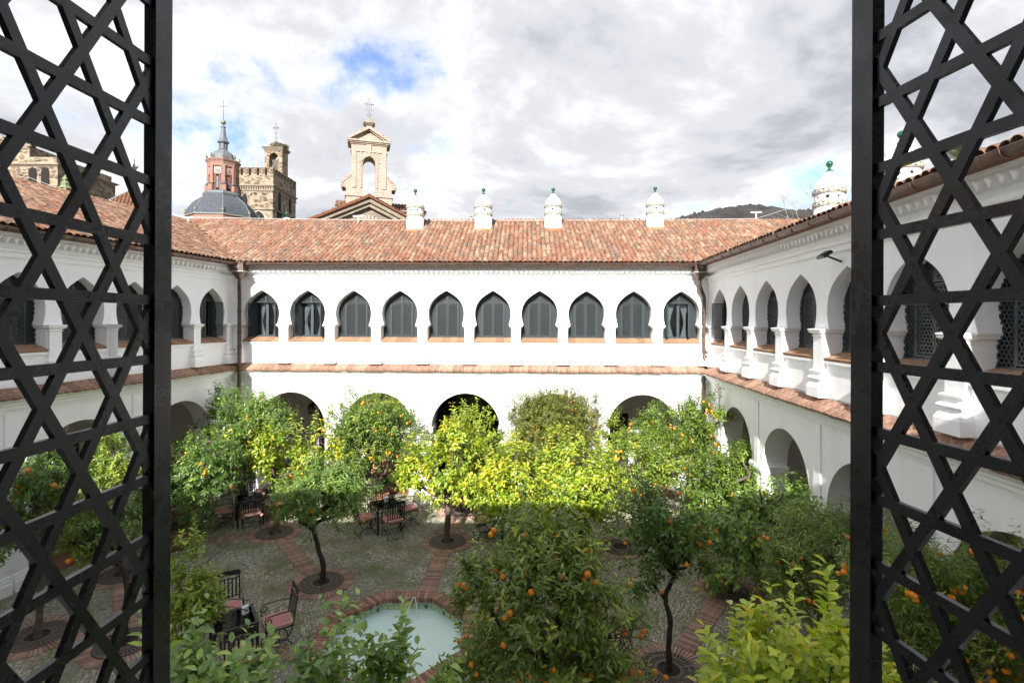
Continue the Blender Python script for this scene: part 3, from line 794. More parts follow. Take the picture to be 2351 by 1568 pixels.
    for (dx0, dx1, dz) in doors:
        d = MB(); d.box(dx0, dx1, D - .05, D + .02, 0.06, dz)
        for k in range(4):
            zz = .25 + k * (dz - .4) / 4
            for h in (0, 1):
                a = dx0 + .07 + h * (dx1 - dx0) / 2; d.box(a, a + (dx1 - dx0) / 2 - .14, D - .07, D - .051, zz, zz + (dz - .4) / 4 - .1)
        dd = d.build('door', M['darkwood'], W)
        f = MB(); f.box(dx0 - .1, dx0 - .001, D - .08, D + .02, 0, dz + .1); f.box(dx1 + .001, dx1 + .1, D - .08, D + .02, 0, dz + .1); f.box(dx0, dx1, D - .08, D + .02, dz + .001, dz + .1)
        f.build('door_frame', M['arcade'], dd)
        h = MB(); h.lathe([(.01, -.03), (.035, -.02), (.035, .02), (.01, .03)], 10, ((dx0 + dx1) / 2 + .06, D - .10, 1.05)); h.build('door_handle', M['copper'], dd)
    # ---- roof
    ry = depth_roof - EAVE; rz_ = EZ + pitch * depth_roof; th = math.atan(pitch)
    xl = lambda y: x0l - tl * (y + EAVE)
    xr = lambda y: L - x0r + tr * (y + EAVE)
    zr = lambda y: EZ + pitch * (y + EAVE)
    mb = MB()
    yl, yr_ = -EAVE, ry
    mb.add([(xl(yl), yl, zr(yl) - .05), (xr(yl), yl, zr(yl) - .05), (xr(yr_), yr_, zr(yr_) - .05), (xl(yr_), yr_, zr(yr_) - .05)], [(0, 1, 2, 3)])
    mb.add([(xl(yr_), yr_, zr(yr_) - .05), (xr(yr_), yr_, zr(yr_) - .05), (xr(yr_), yr_ + depth_roof, EZ - .1), (xl(yr_), yr_ + depth_roof, EZ - .1)], [(0, 1, 2, 3)])
    mb.add([(xl(yl), yl, zr(yl) - .05), (xr(yl), yl, zr(yl) - .05), (xr(yl), yl, zr(yl) - .10), (xl(yl), yl, zr(yl) - .10)], [(0, 1, 2, 3)])
    mb.add([(xl(yl), yl, zr(yl) - .10), (xr(yl), yl, zr(yl) - .10), (xr(yl), .05, zr(yl) - .10), (xl(yl), .05, zr(yl) - .10)], [(0, 1, 2, 3)])
    per = .1635
    cols = np.arange(math.floor(xl(ry) / per) * per, xr(ry), per)
    if col_range: cols = [x for x in cols if col_range[0] <= x <= col_range[1]]
    # channels between the cover tiles
    for x in cols:
        xm = x + per / 2
        ys = -EAVE - .02
        if xm < x0l: ys = max(ys, (x0l - xm) / tl - EAVE)
        if xm > L - x0r: ys = max(ys, (xm - (L - x0r)) / tr - EAVE)
        if ys > ry - .1: continue
        if tile_rows: ye = min(ry, -EAVE + tile_rows * .32)
        else: ye = ry
        V = []
        for y in (ys, ye):
            for k in range(5):
                a = PI * (1 + k / 4); V.append((xm + .078 * math.cos(a), y, zr(y) + .03 + .062 * math.sin(a)))
        mb.add(V, [(k, k + 1, k + 6, k + 5) for k in range(4)])
        if ys < -EAVE: mb.add([V[0], V[1], V[2], V[3], V[4], (V[4][0], V[4][1], V[4][2] - .02), (xm, V[2][1], V[2][2] - .02), (V[0][0], V[0][1], V[0][2] - .02)], [(0, 1, 6, 7), (1, 2, 6), (2, 3, 6), (3, 4, 5, 6)])
    roof = mb.build('roof', M['channel'], W)
    Rm = Matrix.Rotation(th + .028, 4, 'X')
    exp_ = .36 * math.cos(th); allt = []
    rows = int(depth_roof / exp_) + 1
    for j in range(rows):
        y = -EAVE - .045 + j * exp_
        if tile_rows and j >= tile_rows: break
        for x in cols:
            if x < xl(y + .2) - .02 or x > xr(y + .2) + .02 or y > ry - .15: continue
            jx, jy = random.gauss(0, .004), random.gauss(0, .010)
            T = Matrix.Translation((x + jx, y + jy, zr(y) + .012 + random.gauss(0, .003))) @ Matrix.Rotation(random.gauss(0, .012), 4, 'Z') @ Rm
            allt.append((j, x, y, T))
    if part_tiles:
        Wm = Matrix.Translation((origin[0], origin[1], 0)) @ Matrix.Rotation(ang, 4, 'Z')
        vis = lambda t: (abs((Wm @ t[3].translation).x / max((Wm @ t[3].translation).y, .1)) < .97)
        order = sorted(range(len(allt)), key=lambda i: (0 if vis(allt[i]) else 1e4) + (Wm @ allt[i][3].translation).length)
        own = set(order[:part_tiles])
    else: own = set()
    for i in own:
        o = bpy.data.objects.new('roof_tile', TILE_VAR[random.randrange(16)]); col.objects.link(o); o.parent = roof; o.matrix_local = allt[i][3]
    joined_tiles('roof_tile_field', [allt[i][3] for i in range(len(allt)) if i not in own], roof)
    # ridge tiles
    if part_tiles:
        xa, xb = xl(ry), xr(ry); n = int((xb - xa) / .38)
        Rz = Matrix.Rotation(-PI / 2, 4, 'Z') @ Matrix.Rotation(.02, 4, 'X')
        for k in range(n):
            o = bpy.data.objects.new('ridge_tile', TILE_VAR[random.choice((1, 2, 5, 6, 7, 15))]); col.objects.link(o); o.parent = roof
            o.matrix_local = Matrix.Translation((xa + k * .38, ry, zr(ry) - .01 + random.gauss(0, .004))) @ Rz @ Matrix.Scale(1.25, 4, (1, 0, 0))
    # ---- gutter
    mb = MB(); V, Fc = [], []
    ga, gb = x0l * 1.25, L - x0r * 1.25
    ring = []
    for rr in (.082, .076):
        for k in range(9):
            a = PI * (1 + k / 8); ring.append((-EAVE - .075 + rr * math.cos(a), 7.655 + rr * math.sin(a)))
    mb.prism(ring[:9] + ring[9:][::-1], ga, gb, 0, 'x')
    mb.tube([(ga, -EAVE - .155, 7.658), (gb, -EAVE - .155, 7.658)], .011, 6)
    gut = mb.build('gutter', M['copper'], W)
    if visible:
        br = MB()
        pts = [(0, -EAVE - .075 + .088 * math.cos(PI * (1 + k / 8)), 7.655 + .088 * math.sin(PI * (1 + k / 8))) for k in range(9)]
        br.tube(pts, .008, 5); brm = br.mesh('gutter_bracket', M['copper_hot'])
        x = ga + .3
        while x < gb:
            if visible[0] <= x <= visible[1]: link('gutter_bracket', brm, gut, (x, 0, 0))
            x += .67
    return W

BL, BR = Vector((-9.38, 17.35)), Vector((6.48, 16.95))
dL, dR = Vector((-.1825, -.983)).normalized(), Vector((-.0643, -.998)).normalized()
LB = (BR - BL).length
LLn, LRn = 17.2, 16.5
NL = BL + dL * LLn
angB = math.atan2((BR - BL).y, (BR - BL).x); angL = math.atan2(-dL.y, -dL.x); angR = math.atan2(dR.y, dR.x)
PB, PL_, PR = .52, .43, .28
def corner(d1, d2):
    c = d1.normalized().dot(d2.normalized()); return c, math.sqrt(1 - c * c)
cL, sL = corner(BR - BL, dL); cR, sR = corner(BL - BR, dR)
x0L, x0R = EAVE * (1 + cL) / sL, EAVE * (1 + cR) / sR

wing_back = wing('white cloister wing across the court, ten lattice windows under a tiled roof', BL, angB, LB, [.94 + 1.56 * k for k in range(10)], 1.56, [1.96 + 2.94 * k for k in range(5)], PB, 4.03,
     (PB / PL_ + cL) / sL, (PB / PR + cR) / sR, x0L, x0R, part_tiles=300, open_win={0: (1.75, 1.9), 1: (1.75, 1.85), 9: (1.95, 1.15)}, curtain_win=(0, 1, 9), visible=(0, LB), kz=.004,
     doors=((1.6, 2.5, 2.25), (3.9, 4.9, 2.2), (13.1, 13.9, 2.2)), col_range=(-5, LB + 5.2), floor_tiles=((3.7, 5.8), (12.6, 14.6)))
lw_c = [LLn - .97 - 1.37 * k for k in range(6)][::-1]
lg_c = [LLn - 2.15 - 2.95 * k for k in range(4)][::-1]
wing_left = wing('shaded white cloister wing on the left, behind the left lattice shutter', NL, angL, LLn, lw_c, 1.37, lg_c, PL_, 4.86,
     1.0, (PL_ / PB + cL) / sL, .38, x0L, part_tiles=300, open_win={5: (.15, 2.0)}, visible=(6.5, LLn), kz=.008, doors=((LLn - 3.4, LLn - 2.5, 2.3), (LLn - 1.0, LLn - .2, 2.3)), col_range=(5.0, LLn + 4))
rw_c = [1.07 + 1.68 * k for k in range(7)]
rg_c = [2.45 + 2.92 * k for k in range(4)]
wing_right = wing('sunlit white cloister wing on the right, seen at a slant', BR, angR, LRn, rw_c, 1.68, rg_c, PR, 4.6,
     (PR / PB + cR) / sR, 1.0, x0R, .38, part_tiles=70, open_win={0: (1.75, .1)}, visible=(0, 12.2), kz=.012, doors=((1.9, 2.9, 2.3),), col_range=(-1, 12.5), tile_rows=4, floor_tiles=((4.5, 6.7),))
NRx = 5.33; NLx = -12.25
wing_near = wing('near cloister wing holding the open window of the photographer', (NRx, .40), PI, NRx - NLx, [NRx + .02], 1.56, [], .5, 4.1,
     1.0, 1.0, .38, .38, visible=None, kz=.016, lattice_bays=(), tile_rows=1)
w = empty('window', (NRx + .02, 0, 0), 0, wing_near)
link('lattice_screen', ME_LATTICE, w, (0, .30, SILL_Z + .03))

# chimneys and pipes on the roofs
def on_back(u, v, Y):     # to the local frame of the back wing
    p = P(u, v, Y); q = Matrix.Rotation(-angB, 2) @ (Vector((p.x, p.y)) - BL); return q
for u in (952.5, 1109, 1269, 1503):
    q = on_back(u, 500, 19.95); d = q.y + EAVE
    chimney(wing_back, (q.x, q.y, EZ + PB * d - .06), random.uniform(0, .7), 1.0)
for (u, topv, Y, s_) in ((1903, 367, 12.3, 1.02), (2068, 297, 10.2, 1.02)):
    p = P(u, topv, Y); q = Matrix.Rotation(-angR, 2) @ (Vector((p.x, p.y)) - BR)
    chimney(wing_right, (q.x, q.y, p.z - 1.645 * s_), random.uniform(0, 1), s_)
# ridge furniture: vents and cable holders
for k, (u, kind) in enumerate(((1080, 'vent'), (1427, 'vent'), (432, 'holder'), (822, 'holder'), (1735, 'holder'))):
    q = on_back(u, 505, 20.6); z = EZ + PB * (q.y + EAVE)
    mb = MB()
    if kind == 'vent':
        mb.lathe([(.035, -.1), (.035, .26)], 10); mb.lathe([(.07, .24), (.08, .27), (.03, .33), (.005, .34)], 10); mb.lathe([(.09, -.12), (.06, .03), (.036, .05)], 10, m=1)
        mb.build('vent_pipe', [M['zinc'], M['flash']], wing_back, loc=(q.x, q.y, z + .03))
    else:
        mb.lathe([(.03, -.1), (.03, .30)], 8); mb.bar((-.22, 0, .31), (.22, 0, .33), .05, .03); mb.lathe([(.08, -.12), (.05, .05), (.031, .06)], 10, m=1)
        mb.build('cable_holder', [M['cable'], M['flash']], wing_back, loc=(q.x, q.y, z + .03))
def cable(name, a, b, sag, label, r=.009):
    pts = [Vector(a).lerp(Vector(b), t) - Vector((0, 0, sag * 4 * t * (1 - t))) for t in np.linspace(0, 1, 17)]
    o = MB().tube(pts, r, 5).build(name, M['cable']); tag(o, label, 'cable')
cable('overhead_cable', P(432, 502, 20.6), P(1735, 500, 20.6), .10, 'long pale cable strung along the ridge of the far roof')
cable('overhead_cable', P(1735, 500, 20.6), P(1880, 448, 30), .05, 'short cable rising from the ridge towards the bare trees')
cable('overhead_cable', P(60, 410, 30), P(432, 502, 20.6), .25, 'thin cable sloping over the left roof towards the dome', .008)

# rain pipes in the two far corners
def downpipe(corner, sx, out, label_bits):
    mb = MB(); cx, cy = corner
    w2 = .21
    hop = MB()
    lp = lambda w, d, z: [(cx - w, cy - d, z), (cx + w, cy - d, z), (cx + w, cy + d, z), (cx - w, cy + d, z)]
    hop.loft([lp(.21, .17, 7.40), lp(.21, .17, 7.66), lp(.235, .195, 7.665), lp(.235, .195, 7.685)])
    hop.loft([lp(.225, .185, 7.378), lp(.225, .185, 7.399)], m=1)
    hop.loft([lp(.07, .07, 7.16), lp(.205, .165, 7.377)])
    o = empty('downpipe', (0, 0, 0), 0); o.parent = wing_back
    o.matrix_local = (Matrix.Translation((BL.x, BL.y, 0)) @ Matrix.Rotation(angB, 4, 'Z')).inverted()
    h = hop.build('hopper', [M['copper'], M['verdigris']], o)
    cr = MB(); cr.box(cx - .075, cx + .075, cy - .176, cy - .171, 7.535, 7.555); cr.box(cx - .01, cx + .01, cy - .179, cy - .1765, 7.47, 7.62)
    cr.build('cross_emblem', M['verdigris'], h)
    wx, wy = cx + sx, cy + out
    pts = [(cx, cy, 7.20), (cx, cy, 7.06), (cx, cy, 6.98), (cx + sx * .3, cy + out * .3, 6.86), (cx + sx * .8, cy + out * .8, 6.68), (wx, wy, 6.58), (wx, wy, 6.48), (wx, wy, 4.72), (wx + .01, wy - .02, 4.60),
           (wx + .09, wy - .16, 4.46), (wx + .10, wy - .20, 4.36), (wx + .09, wy - .2, 4.22), (wx + .03, wy - .06, 4.05), (wx, wy - .01, 3.95), (wx, wy, 3.85), (wx, wy, .1)]
    pb = MB(); pb.tube(pts, .058, 12); pp = pb.build('pipe', M['copper'], o, smooth=True)
    for z in (6.1, 5.4, 4.9, 3.6, 2.6, 1.6, .6):
        c = MB(); c.lathe([(.066, -.012), (.066, .012)], 12, (wx, wy, z)); c.box(wx - .10, wx - .062, wy - .008, wy + .008, z - .008, z + .008); c.box(wx + .062, wx + .10, wy - .008, wy + .008, z - .008, z + .008)
        c.build('pipe_clamp', M['copper'], pp)
    return o
cBL = P(549, 610, 16.9); downpipe((cBL.x, cBL.y), -.12, .24, 'left')
cBR = P(1606, 612, 16.62); downpipe((cBR.x, cBR.y), .22, .20, 'right')

# ------------------------------------------------------------------ the open shutters of the near window
def near_shutter(label, hinge, ang, mirror, xph):
    o = empty('window_shutter', (hinge[0], hinge[1], 5.80 + .018 - S_ROW * 9.5), ang)
    tag(o, label, 'shutter', 'open lattice shutters of the near window')
    H = S_ROW * 20; Wd = .375; sg = mirror
    for nm, x0, x1 in (('stile', 0, .022), ('stile', Wd - .022, Wd)):
        MB().box(x0, x1, -.0055, .0055, 0, H).build(nm, M['grille_near'], o)
    for z0, z1 in ((-.0, .022), (H - .022, H)):
        MB().box(.0222, Wd - .0222, -.0052, .0052, z0, z1).build('rail', M['grille_near'], o)
    lt = MB(); lattice(lt, .012, Wd - .012, .012, H - .012, xph, S_ROW * .5, bw=.0084, th=.0046)
    l = lt.build('lattice', M['grille_near'], o); l.location = (0, 0.0, 0)
    for z in (.12, H - .12):
        MB().lathe([(.008, -.03), (.008, .03)], 10, (-.009, 0, z)).build('hinge', M['grille_near'], o)
    return o
aL = math.atan2(1, .03); aR = math.atan2(1, -.122)
near_shutter('dark lattice shutter swung open on the left side of the picture', (-.327 - .03 * .37 - .0065, .484 + .011 - .375), aL, 1, .012)
near_shutter('dark lattice shutter swung open on the right side of the picture', (.297 + .122 * .37 + .0045, .449 - .375 * .992), aR, -1, .02)

# ------------------------------------------------------------------ paving of the court
FC = Vector((-1.95, 8.80)); FR = 1.5                     # fountain centre and radius
RINGS = {'r1': (-4.19, 11.35), 'r2': (-6.44, 14.0), 'r3': (-1.665, 13.5), 'r4': (-1.55, 15.66), 'r5': (2.80, 13.2), 'r6': (2.63, 8.55), 'r7': (4.67, 11.1),
         'r8': (5.05, 14.3), 'r9': (-8.65, 9.39), 'r10': (-6.91, 9.22), 'r11': (-8.84, 11.7)}
RO, RG = .69, .47
NB = 58
def wedge():
    a = PI / NB * .74; V = []
    for z, s_ in ((-.04, 0), (-.004, 0), (0, .005)):
        r0, r1 = RG + .015 + s_, RO - s_
        k0, k1 = math.tan(a) * r0 - s_, math.tan(a) * r1 - s_
        V.append([(r0, -k0, z), (r1, -k1, z), (r1, k1, z), (r0, k0, z)])
    return MB().loft(V).mesh('brick', M['paver'])
ME_WEDGE = wedge()
ME_PATHB = piece_box('brick', .044, .36, .04, M['paver'], bev=.005)
def grate_mesh():
    mb = MB()
    def ring(r0, r1, z0, z1, seg=56):
        V = []
        for k in range(seg):
            a = 2 * PI * k / seg; c, s_ = math.cos(a), math.sin(a)
            V += [(r0 * c, r0 * s_, z0), (r1 * c, r1 * s_, z0), (r1 * c, r1 * s_, z1), (r0 * c, r0 * s_, z1)]
        Fc = []
        for k in range(seg):
            a, b = 4 * k, 4 * ((k + 1) % seg); Fc += [(a + 3, b + 3, b + 2, a + 2), (a + 1, a + 2, b + 2, b + 1), (a, b, b + 3, a + 3)]
        mb.add(V, Fc)
    ring(.185, .225, 0, .02); ring(.325, .35, 0, .02); ring(.435, RG, 0, .022)
    n = 44
    for k in range(n):
        a = 2 * PI * k / n; c, s_ = math.cos(a), math.sin(a)
        wd = .020
        mb.bar((.222 * c, .222 * s_, .009), (.33 * c, .33 * s_, .009), wd, .018, up=(0, 0, 1))
        mb.bar((.345 * c, .345 * s_, .009), (.44 * c, .44 * s_, .009), wd * 1.35, .018, up=(0, 0, 1))
    for a in (.5, .5 + PI): mb.bar((.2 * math.cos(a), .2 * math.sin(a), .012), (.45 * math.cos(a), .45 * math.sin(a), .012), .05, .021, up=(0, 0, 1))
    return mb.mesh('tree_grate', M['castiron'])
ME_GRATE = grate_mesh()
RING_TEXT = {'r1': 'under the small leaning orange tree left of the fountain', 'r2': 'around the leaning trunk by the far left table', 'r3': 'around the straight trunk behind the fountain',
             'r4': 'around the thin trunk near the far arcade', 'r5': 'behind the dark upright orange tree', 'r6': 'at the bottom right, under the forked dark trunk', 'r7': 'under the lemon tree on the right',
             'r8': 'under the far right orange trees', 'r9': 'at the bottom left, seen through the lattice', 'r10': 'beside the left shutter post, under a curved trunk', 'r11': 'further back on the left, seen through the lattice'}
for k, (x, y) in RINGS.items():
    e = empty('paving_ring', (x, y, 0)); e['kind'] = 'structure'
    MB().lathe([(RG + .02, .004), (RG + .02, .012)], 40).build('soil_bed', M['soil'], e)
    MB().lathe([(RO, .003), (RO, .0081)], 48).build('mortar_bed', M['ground'], e)
    for i in range(NB):
        link('brick', ME_WEDGE, e, (0, 0, .024 + random.uniform(-.004, .004)), (random.uniform(-.02, .02), 0, 2 * PI * i / NB))
    o = link('tree_grate', ME_GRATE, None, (x, y, .014), (0, 0, random.uniform(0, 3)))
    tag(o, 'round slotted iron tree grate ' + RING_TEXT[k], 'tree grate', 'iron tree grates in the court')

PATHS = []
def path(a, b, w=.36):
    a, b = Vector(a), Vector(b); d = b - a; L = d.length; d.normalize(); an = math.atan2(d.y, d.x)
    e = empty('brick_path', (a.x, a.y, 0), an); e['kind'] = 'structure'
    MB().box(0, L, -w / 2, w / 2, -.02, .006).build('mortar_bed', M['ground'], e)
    n = int(L / .061)
    for i in range(n):
        link('brick', ME_PATHB, e, ((i + .5) * L / n, random.uniform(-.006, .006), .021 + random.uniform(-.004, .004)), (random.uniform(-.02, .02), 0, random.uniform(-.02, .02)), (1, w / .36, 1))
    PATHS.append((a, b, w))
def toward(c, r, extra=RO):
    c, r = Vector(c), Vector(r); d = (r - c).normalized(); return r - d * extra
def rp(a, b, ea=RO, eb=RO):
    a, b = Vector(a), Vector(b); d = (b - a).normalized(); path(a + d * ea, b - d * eb)
Fc_ = (FC.x, FC.y); R_ = {k: Vector(v) for k, v in RINGS.items()}
rp(Fc_, R_['r1'], 1.42); rp(Fc_, R_['r3'], 1.42); rp(R_['r3'], R_['r4']); rp(R_['r1'], R_['r2']); rp(Fc_, R_['r5'], 1.42); rp(Fc_, R_['r6'], 1.42); rp(Fc_, R_['r10'], 1.42)
rp(R_['r6'], R_['r7']); rp(R_['r5'], R_['r8']); rp(R_['r10'], R_['r9']); rp(R_['r10'], R_['r11'])
rp(R_['r4'], (-1.5, 17.2), RO, 0); rp(R_['r2'], (-7.9, 16.4), RO, 0); rp(R_['r2'], (-9.7, 12.9), RO, 0)

# cobbles: elongated pebbles set on edge in earth and moss
def cobbles():
    sp = .072
    xs = np.arange(-12.2, 6.3, sp); ys = np.arange(4.0, 17.2, sp * .92)
    X, Y = np.meshgrid(xs, ys); X = X + (np.arange(len(ys)) % 2)[:, None] * sp / 2
    X = X.ravel() + rng.normal(0, .012, X.size); Y = Y.ravel() + rng.normal(0, .012, Y.size)
    k = np.ones(X.size, bool)
    k &= np.hypot(X - FC.x, Y - FC.y) > FR + .02
    for (x, y) in RINGS.values(): k &= np.hypot(X - x, Y - y) > RO + .02
    for a, b, w in PATHS:
        d = b - a; L = d.length; d = d / L
        t = (X - a.x) * d.x + (Y - a.y) * d.y; n = np.abs(-(X - a.x) * d.y + (Y - a.y) * d.x)
        k &= ~((t > -.03) & (t < L + .03) & (n < w / 2 + .025))
    k &= (X > -12.35 + .1856 * Y + .12) & (X < 5.30 + .0643 * Y - .12) & (Y < 17.1)
    k &= (np.abs(X / Y) < 1.02)                       # nothing of the rest is ever in view
    # bare worn patches of earth
    pn = np.sin(X * 2.1 + 1.3) * np.sin(Y * 1.7 + .4) + .6 * np.sin(X * 5.3 + Y * 3.1)
    k &= ~((pn > 1.05) & (rng.random(X.size) < .8)); k &= rng.random(X.size) > .05
    X, Y = X[k], Y[k]; n = X.size
    base_an = .5 * np.sin(X * .9) + .5 * np.sin(Y * .8 + 1) + .9
    an = base_an + rng.normal(0, .35, n)
    la = rng.uniform(.030, .048, n); lb = rng.uniform(.017, .028, n); h = rng.uniform(.008, .022, n)
    # individual stones: the 300 nearest in the open part of the picture
    vis = (X / Y > -.62) & (X / Y < -.36) & (Y > 8.0)
    order = np.argsort(np.where(vis, Y, 1e3)); own = order[:300]; rest = np.setdiff1d(np.arange(n), own)
    NS = 6
    th = np.linspace(0, 2 * PI, NS, endpoint=False)
    def geo(idx):
        m = idx.size; jit = 1 + rng.normal(0, .12, (m, NS))
        cx, sy_ = np.cos(th)[None] * jit, np.sin(th)[None] * jit
        ca, sa = np.cos(an[idx])[:, None], np.sin(an[idx])[:, None]
        rings = []
        for fr, zf in ((1.0, -.2), (.96, .55), (.6, 1.0)):
            px, py = cx * la[idx][:, None] * fr, sy_ * lb[idx][:, None] * fr
            rings.append(np.stack([X[idx][:, None] + px * ca - py * sa, Y[idx][:, None] + px * sa + py * ca, np.repeat((h[idx] * zf)[:, None], NS, 1)], -1))
        return np.concatenate(rings, 1)
    V = geo(rest); m = rest.size
    fb = []
    for r in range(2):
        for j in range(NS): fb.append((r * NS + j, r * NS + (j + 1) % NS, (r + 1) * NS + (j + 1) % NS, (r + 1) * NS + j))
    q = np.array(fb); off = (np.arange(m) * 3 * NS)[:, None, None]
    quads = (q[None] + off).reshape(-1, 4); hexs = (np.arange(2 * NS, 3 * NS)[None] + off[:, 0]).reshape(-1, NS)
    me = bpy.data.meshes.new('cobbles')
    me.vertices.add(m * 3 * NS); me.vertices.foreach_set('co', V.reshape(-1).astype(np.float32))
    loops = np.concatenate([quads.ravel(), hexs.ravel()]); me.loops.add(loops.size); me.loops.foreach_set('vertex_index', loops.astype(np.int32))
    nq, nh = len(quads), len(hexs); me.polygons.add(nq + nh)
    st = np.concatenate([np.arange(nq) * 4, nq * 4 + np.arange(nh) * NS]); me.polygons.foreach_set('loop_start', st.astype(np.int32))
    me.polygons.foreach_set('use_smooth', np.ones(nq + nh, bool))
    me.update(); me.validate()
    at = me.attributes.new('rnd', 'FLOAT', 'POINT'); at.data.foreach_set('value', np.repeat(rng.random(m), 3 * NS).astype(np.float32))
    cm = attr_ramp_mat('river_cobble', [(0, (.31, .28, .235)), (.35, (.47, .435, .37)), (.7, (.38, .345, .28)), (1, (.58, .545, .47))], 'rnd', (.55, .6, .45), .8, 1.4)
    me.materials.append(cm); o = link('cobble_field', me, court); o['kind'] = 'stuff'
    var = []
    for k in range(6):
        jit = 1 + rng.normal(0, .12, NS)
        loops_ = [[(math.cos(t) * j_ * fr, math.sin(t) * j_ * fr, zf) for t, j_ in zip(th, jit)] for fr, zf in ((1, -.2), (.96, .55), (.6, 1.0))]
        mm = MB().loft(loops_).mesh('cobble', cm, True); a_ = mm.attributes.new('rnd', 'FLOAT', 'POINT'); a_.data.foreach_set('value', [k / 5.0] * len(mm.vertices)); var.append(mm)
    for i in own:
        link('cobble', var[random.randrange(6)], court, (X[i], Y[i], 0), (0, 0, an[i]), (la[i], lb[i], h[i]))
cobbles()

# ------------------------------------------------------------------ fountain
def fountain():
    o = empty('fountain', (FC.x, FC.y, 0), .035)
    tag(o, 'low octagonal fountain basin with brick rim and pale green water', 'fountain')
    oc = lambda r, z: [(r * math.cos(PI / 8 + k * PI / 4), r * math.sin(PI / 8 + k * PI / 4), z) for k in range(8)]
    HR = .45
    mb = MB(); mb.loft([oc(FR, 0), oc(FR, HR - .085)], cap=False); mb.loft([oc(FR - .05, HR - .082), oc(FR, HR - .085)], cap=False); mb.build('basin_wall', M['plaster'], o)
    ri = FR - .27
    mb = MB(); mb.loft([oc(ri, .08), oc(ri, HR - .20)], cap=False); mb.add(oc(ri, .08), [tuple(range(8))]); mb.build('basin_lining', M['basin'], o)
    ap = FR * math.cos(PI / 8); api = ri * math.cos(PI / 8)
    def band(rr, z0, z1, inward, name):
        b = MB(); sgn = -1 if inward else 1
        for k in range(8):
            an = PI / 4 * (k + 1); half = rr * math.sin(PI / 8); a_ = rr * math.cos(PI / 8)
            ex = Vector((math.cos(an), math.sin(an), 0)); ey = Vector((-math.sin(an), math.cos(an), 0))
            def pt(t, z, d=0.0): return ex * (a_ + sgn * d) + ey * t + Vector((0, 0, z))
            b.add([pt(-half, z0, .004), pt(half, z0, .004), pt(half, z1, .004), pt(-half, z1, .004)], [(0, 1, 2, 3)], 0)
            b.add([pt(-half, z1 - .012, .0062), pt(half, z1 - .012, .0062), pt(half, z1 - .004, .0062), pt(-half, z1 - .004, .0062)], [(0, 1, 2, 3)], 2)
            n = max(2, int(half * 2 / .23)); hz = (z1 - z0)
            for j in range(n):
                t = -half + (j + .5) * 2 * half / n; zc_ = (z0 + z1) / 2 - .004
                # a dark palmette, ochre heart, and green scrolls to both sides
                pal = [(0, .40), (.12, .2), (.26, .28), (.22, .02), (.34, -.12), (.16, -.2), (.12, -.4), (-.12, -.4), (-.16, -.2), (-.34, -.12), (-.22, .02), (-.26, .28), (-.12, .2)]
                if j % 2 == 0:
                    b.add([pt(t + x * hz, zc_ + y * hz, .0062) for x, y in pal], [tuple(range(len(pal)))], 2)
                    b.add([pt(t + x * hz * .3, zc_ + y * hz * .4, .008) for x, y in pal], [tuple(range(len(pal)))], 3)
                else:
                    b.add([pt(t + .22 * hz * math.cos(q), zc_ + .26 * hz * math.sin(q), .0062) for q in np.linspace(0, 2 * PI, 9)[:-1]], [tuple(range(8))], 3)
                for sg in (-1, 1):
                    c0 = t + sg * .55 * hz
                    arc = [(c0 + (.30 + .09 * s_) * hz * math.cos(q), zc_ + (.26 + .09 * s_) * hz * math.sin(q)) for s_ in (1, -1) for q in (np.linspace(.2, 4.4, 9) if s_ > 0 else np.linspace(4.4, .2, 9))]
                    b.add([pt(x, z, .0058) for x, z in arc], [tuple(range(len(arc)))], 1)
        return b.build(name, [M['glaze_cream'], M['glaze_green'], M['glaze_blue'], M['glaze_ochre']], o)
    mb = MB(); mb.loft([oc(ri + .0, HR - .10), oc(ri - .012, HR - .10), oc(ri - .012, HR - .085)], cap=False); mb.build('white_trim', M['plaster'], o)
    band(ri, HR - .22, HR - .10, True, 'tile_band'); band(FR, HR - .23, HR - .10, False, 'tile_band')
    n = 14
    bk = piece_box('brick', .070, .285, .088, M['rimbrick'], bev=.007)
    for k in range(8):
        an = PI / 4 * (k + 1); half = (FR - .13) * math.sin(PI / 8)
        for j in range(n):
            t = -half + (j + .5) * 2 * half / n; r = ap - .132
            fan = t / half * .30 if abs(t / half) > .75 else t / half * .04
            link('brick', bk, o, (math.cos(an) * r - math.sin(an) * t, math.sin(an) * r + math.cos(an) * t, HR + random.uniform(-.005, .006)), (0, random.uniform(-.02, .02), an + PI / 2 + fan * .6), (.97, 1, 1))
    mb = MB(); mb.loft([oc(FR - .01, HR - .09), oc(FR - .01, HR - .012), oc(ri + .015, HR - .012), oc(ri + .015, HR - .09)], cap=False); mb.build('mortar', M['stone_trim'], o)
    wv = MB(); N = 40; V = [(0, 0, HR - .225)]; Fc = []
    wv.add(oc(ri - .001, HR - .225), [tuple(range(8))]); w_ = wv.build('water', M['water'], o); w_['label'] = 'pale green water with rings of ripples'
    # two thin jets leaping from the far rim
    for tx, ty, hh in ((-.10, -.9, .10), (.12, -.35, .09)):
        p0 = Vector((.12, api + .02, HR + .02)); p1 = Vector((.12 + tx, api + ty, HR - .22)); pts = []
        for t in np.linspace(0, 1, 14): pts.append(p0.lerp(p1, t) + Vector((0, 0, hh * 4 * t * (1 - t))))
        MB().tube(pts, [.006 + .004 * math.sin(t * 9) ** 2 for t in np.linspace(0, 1, 14)], 6).build('water_jet', M['jet'], o, smooth=True)
    MB().tube([(.12, api + .10, HR), (.12, api + .05, HR + .03), (.12, api + .02, HR + .022)], .012, 8).build('spout', M['copper'], o)
fountain()
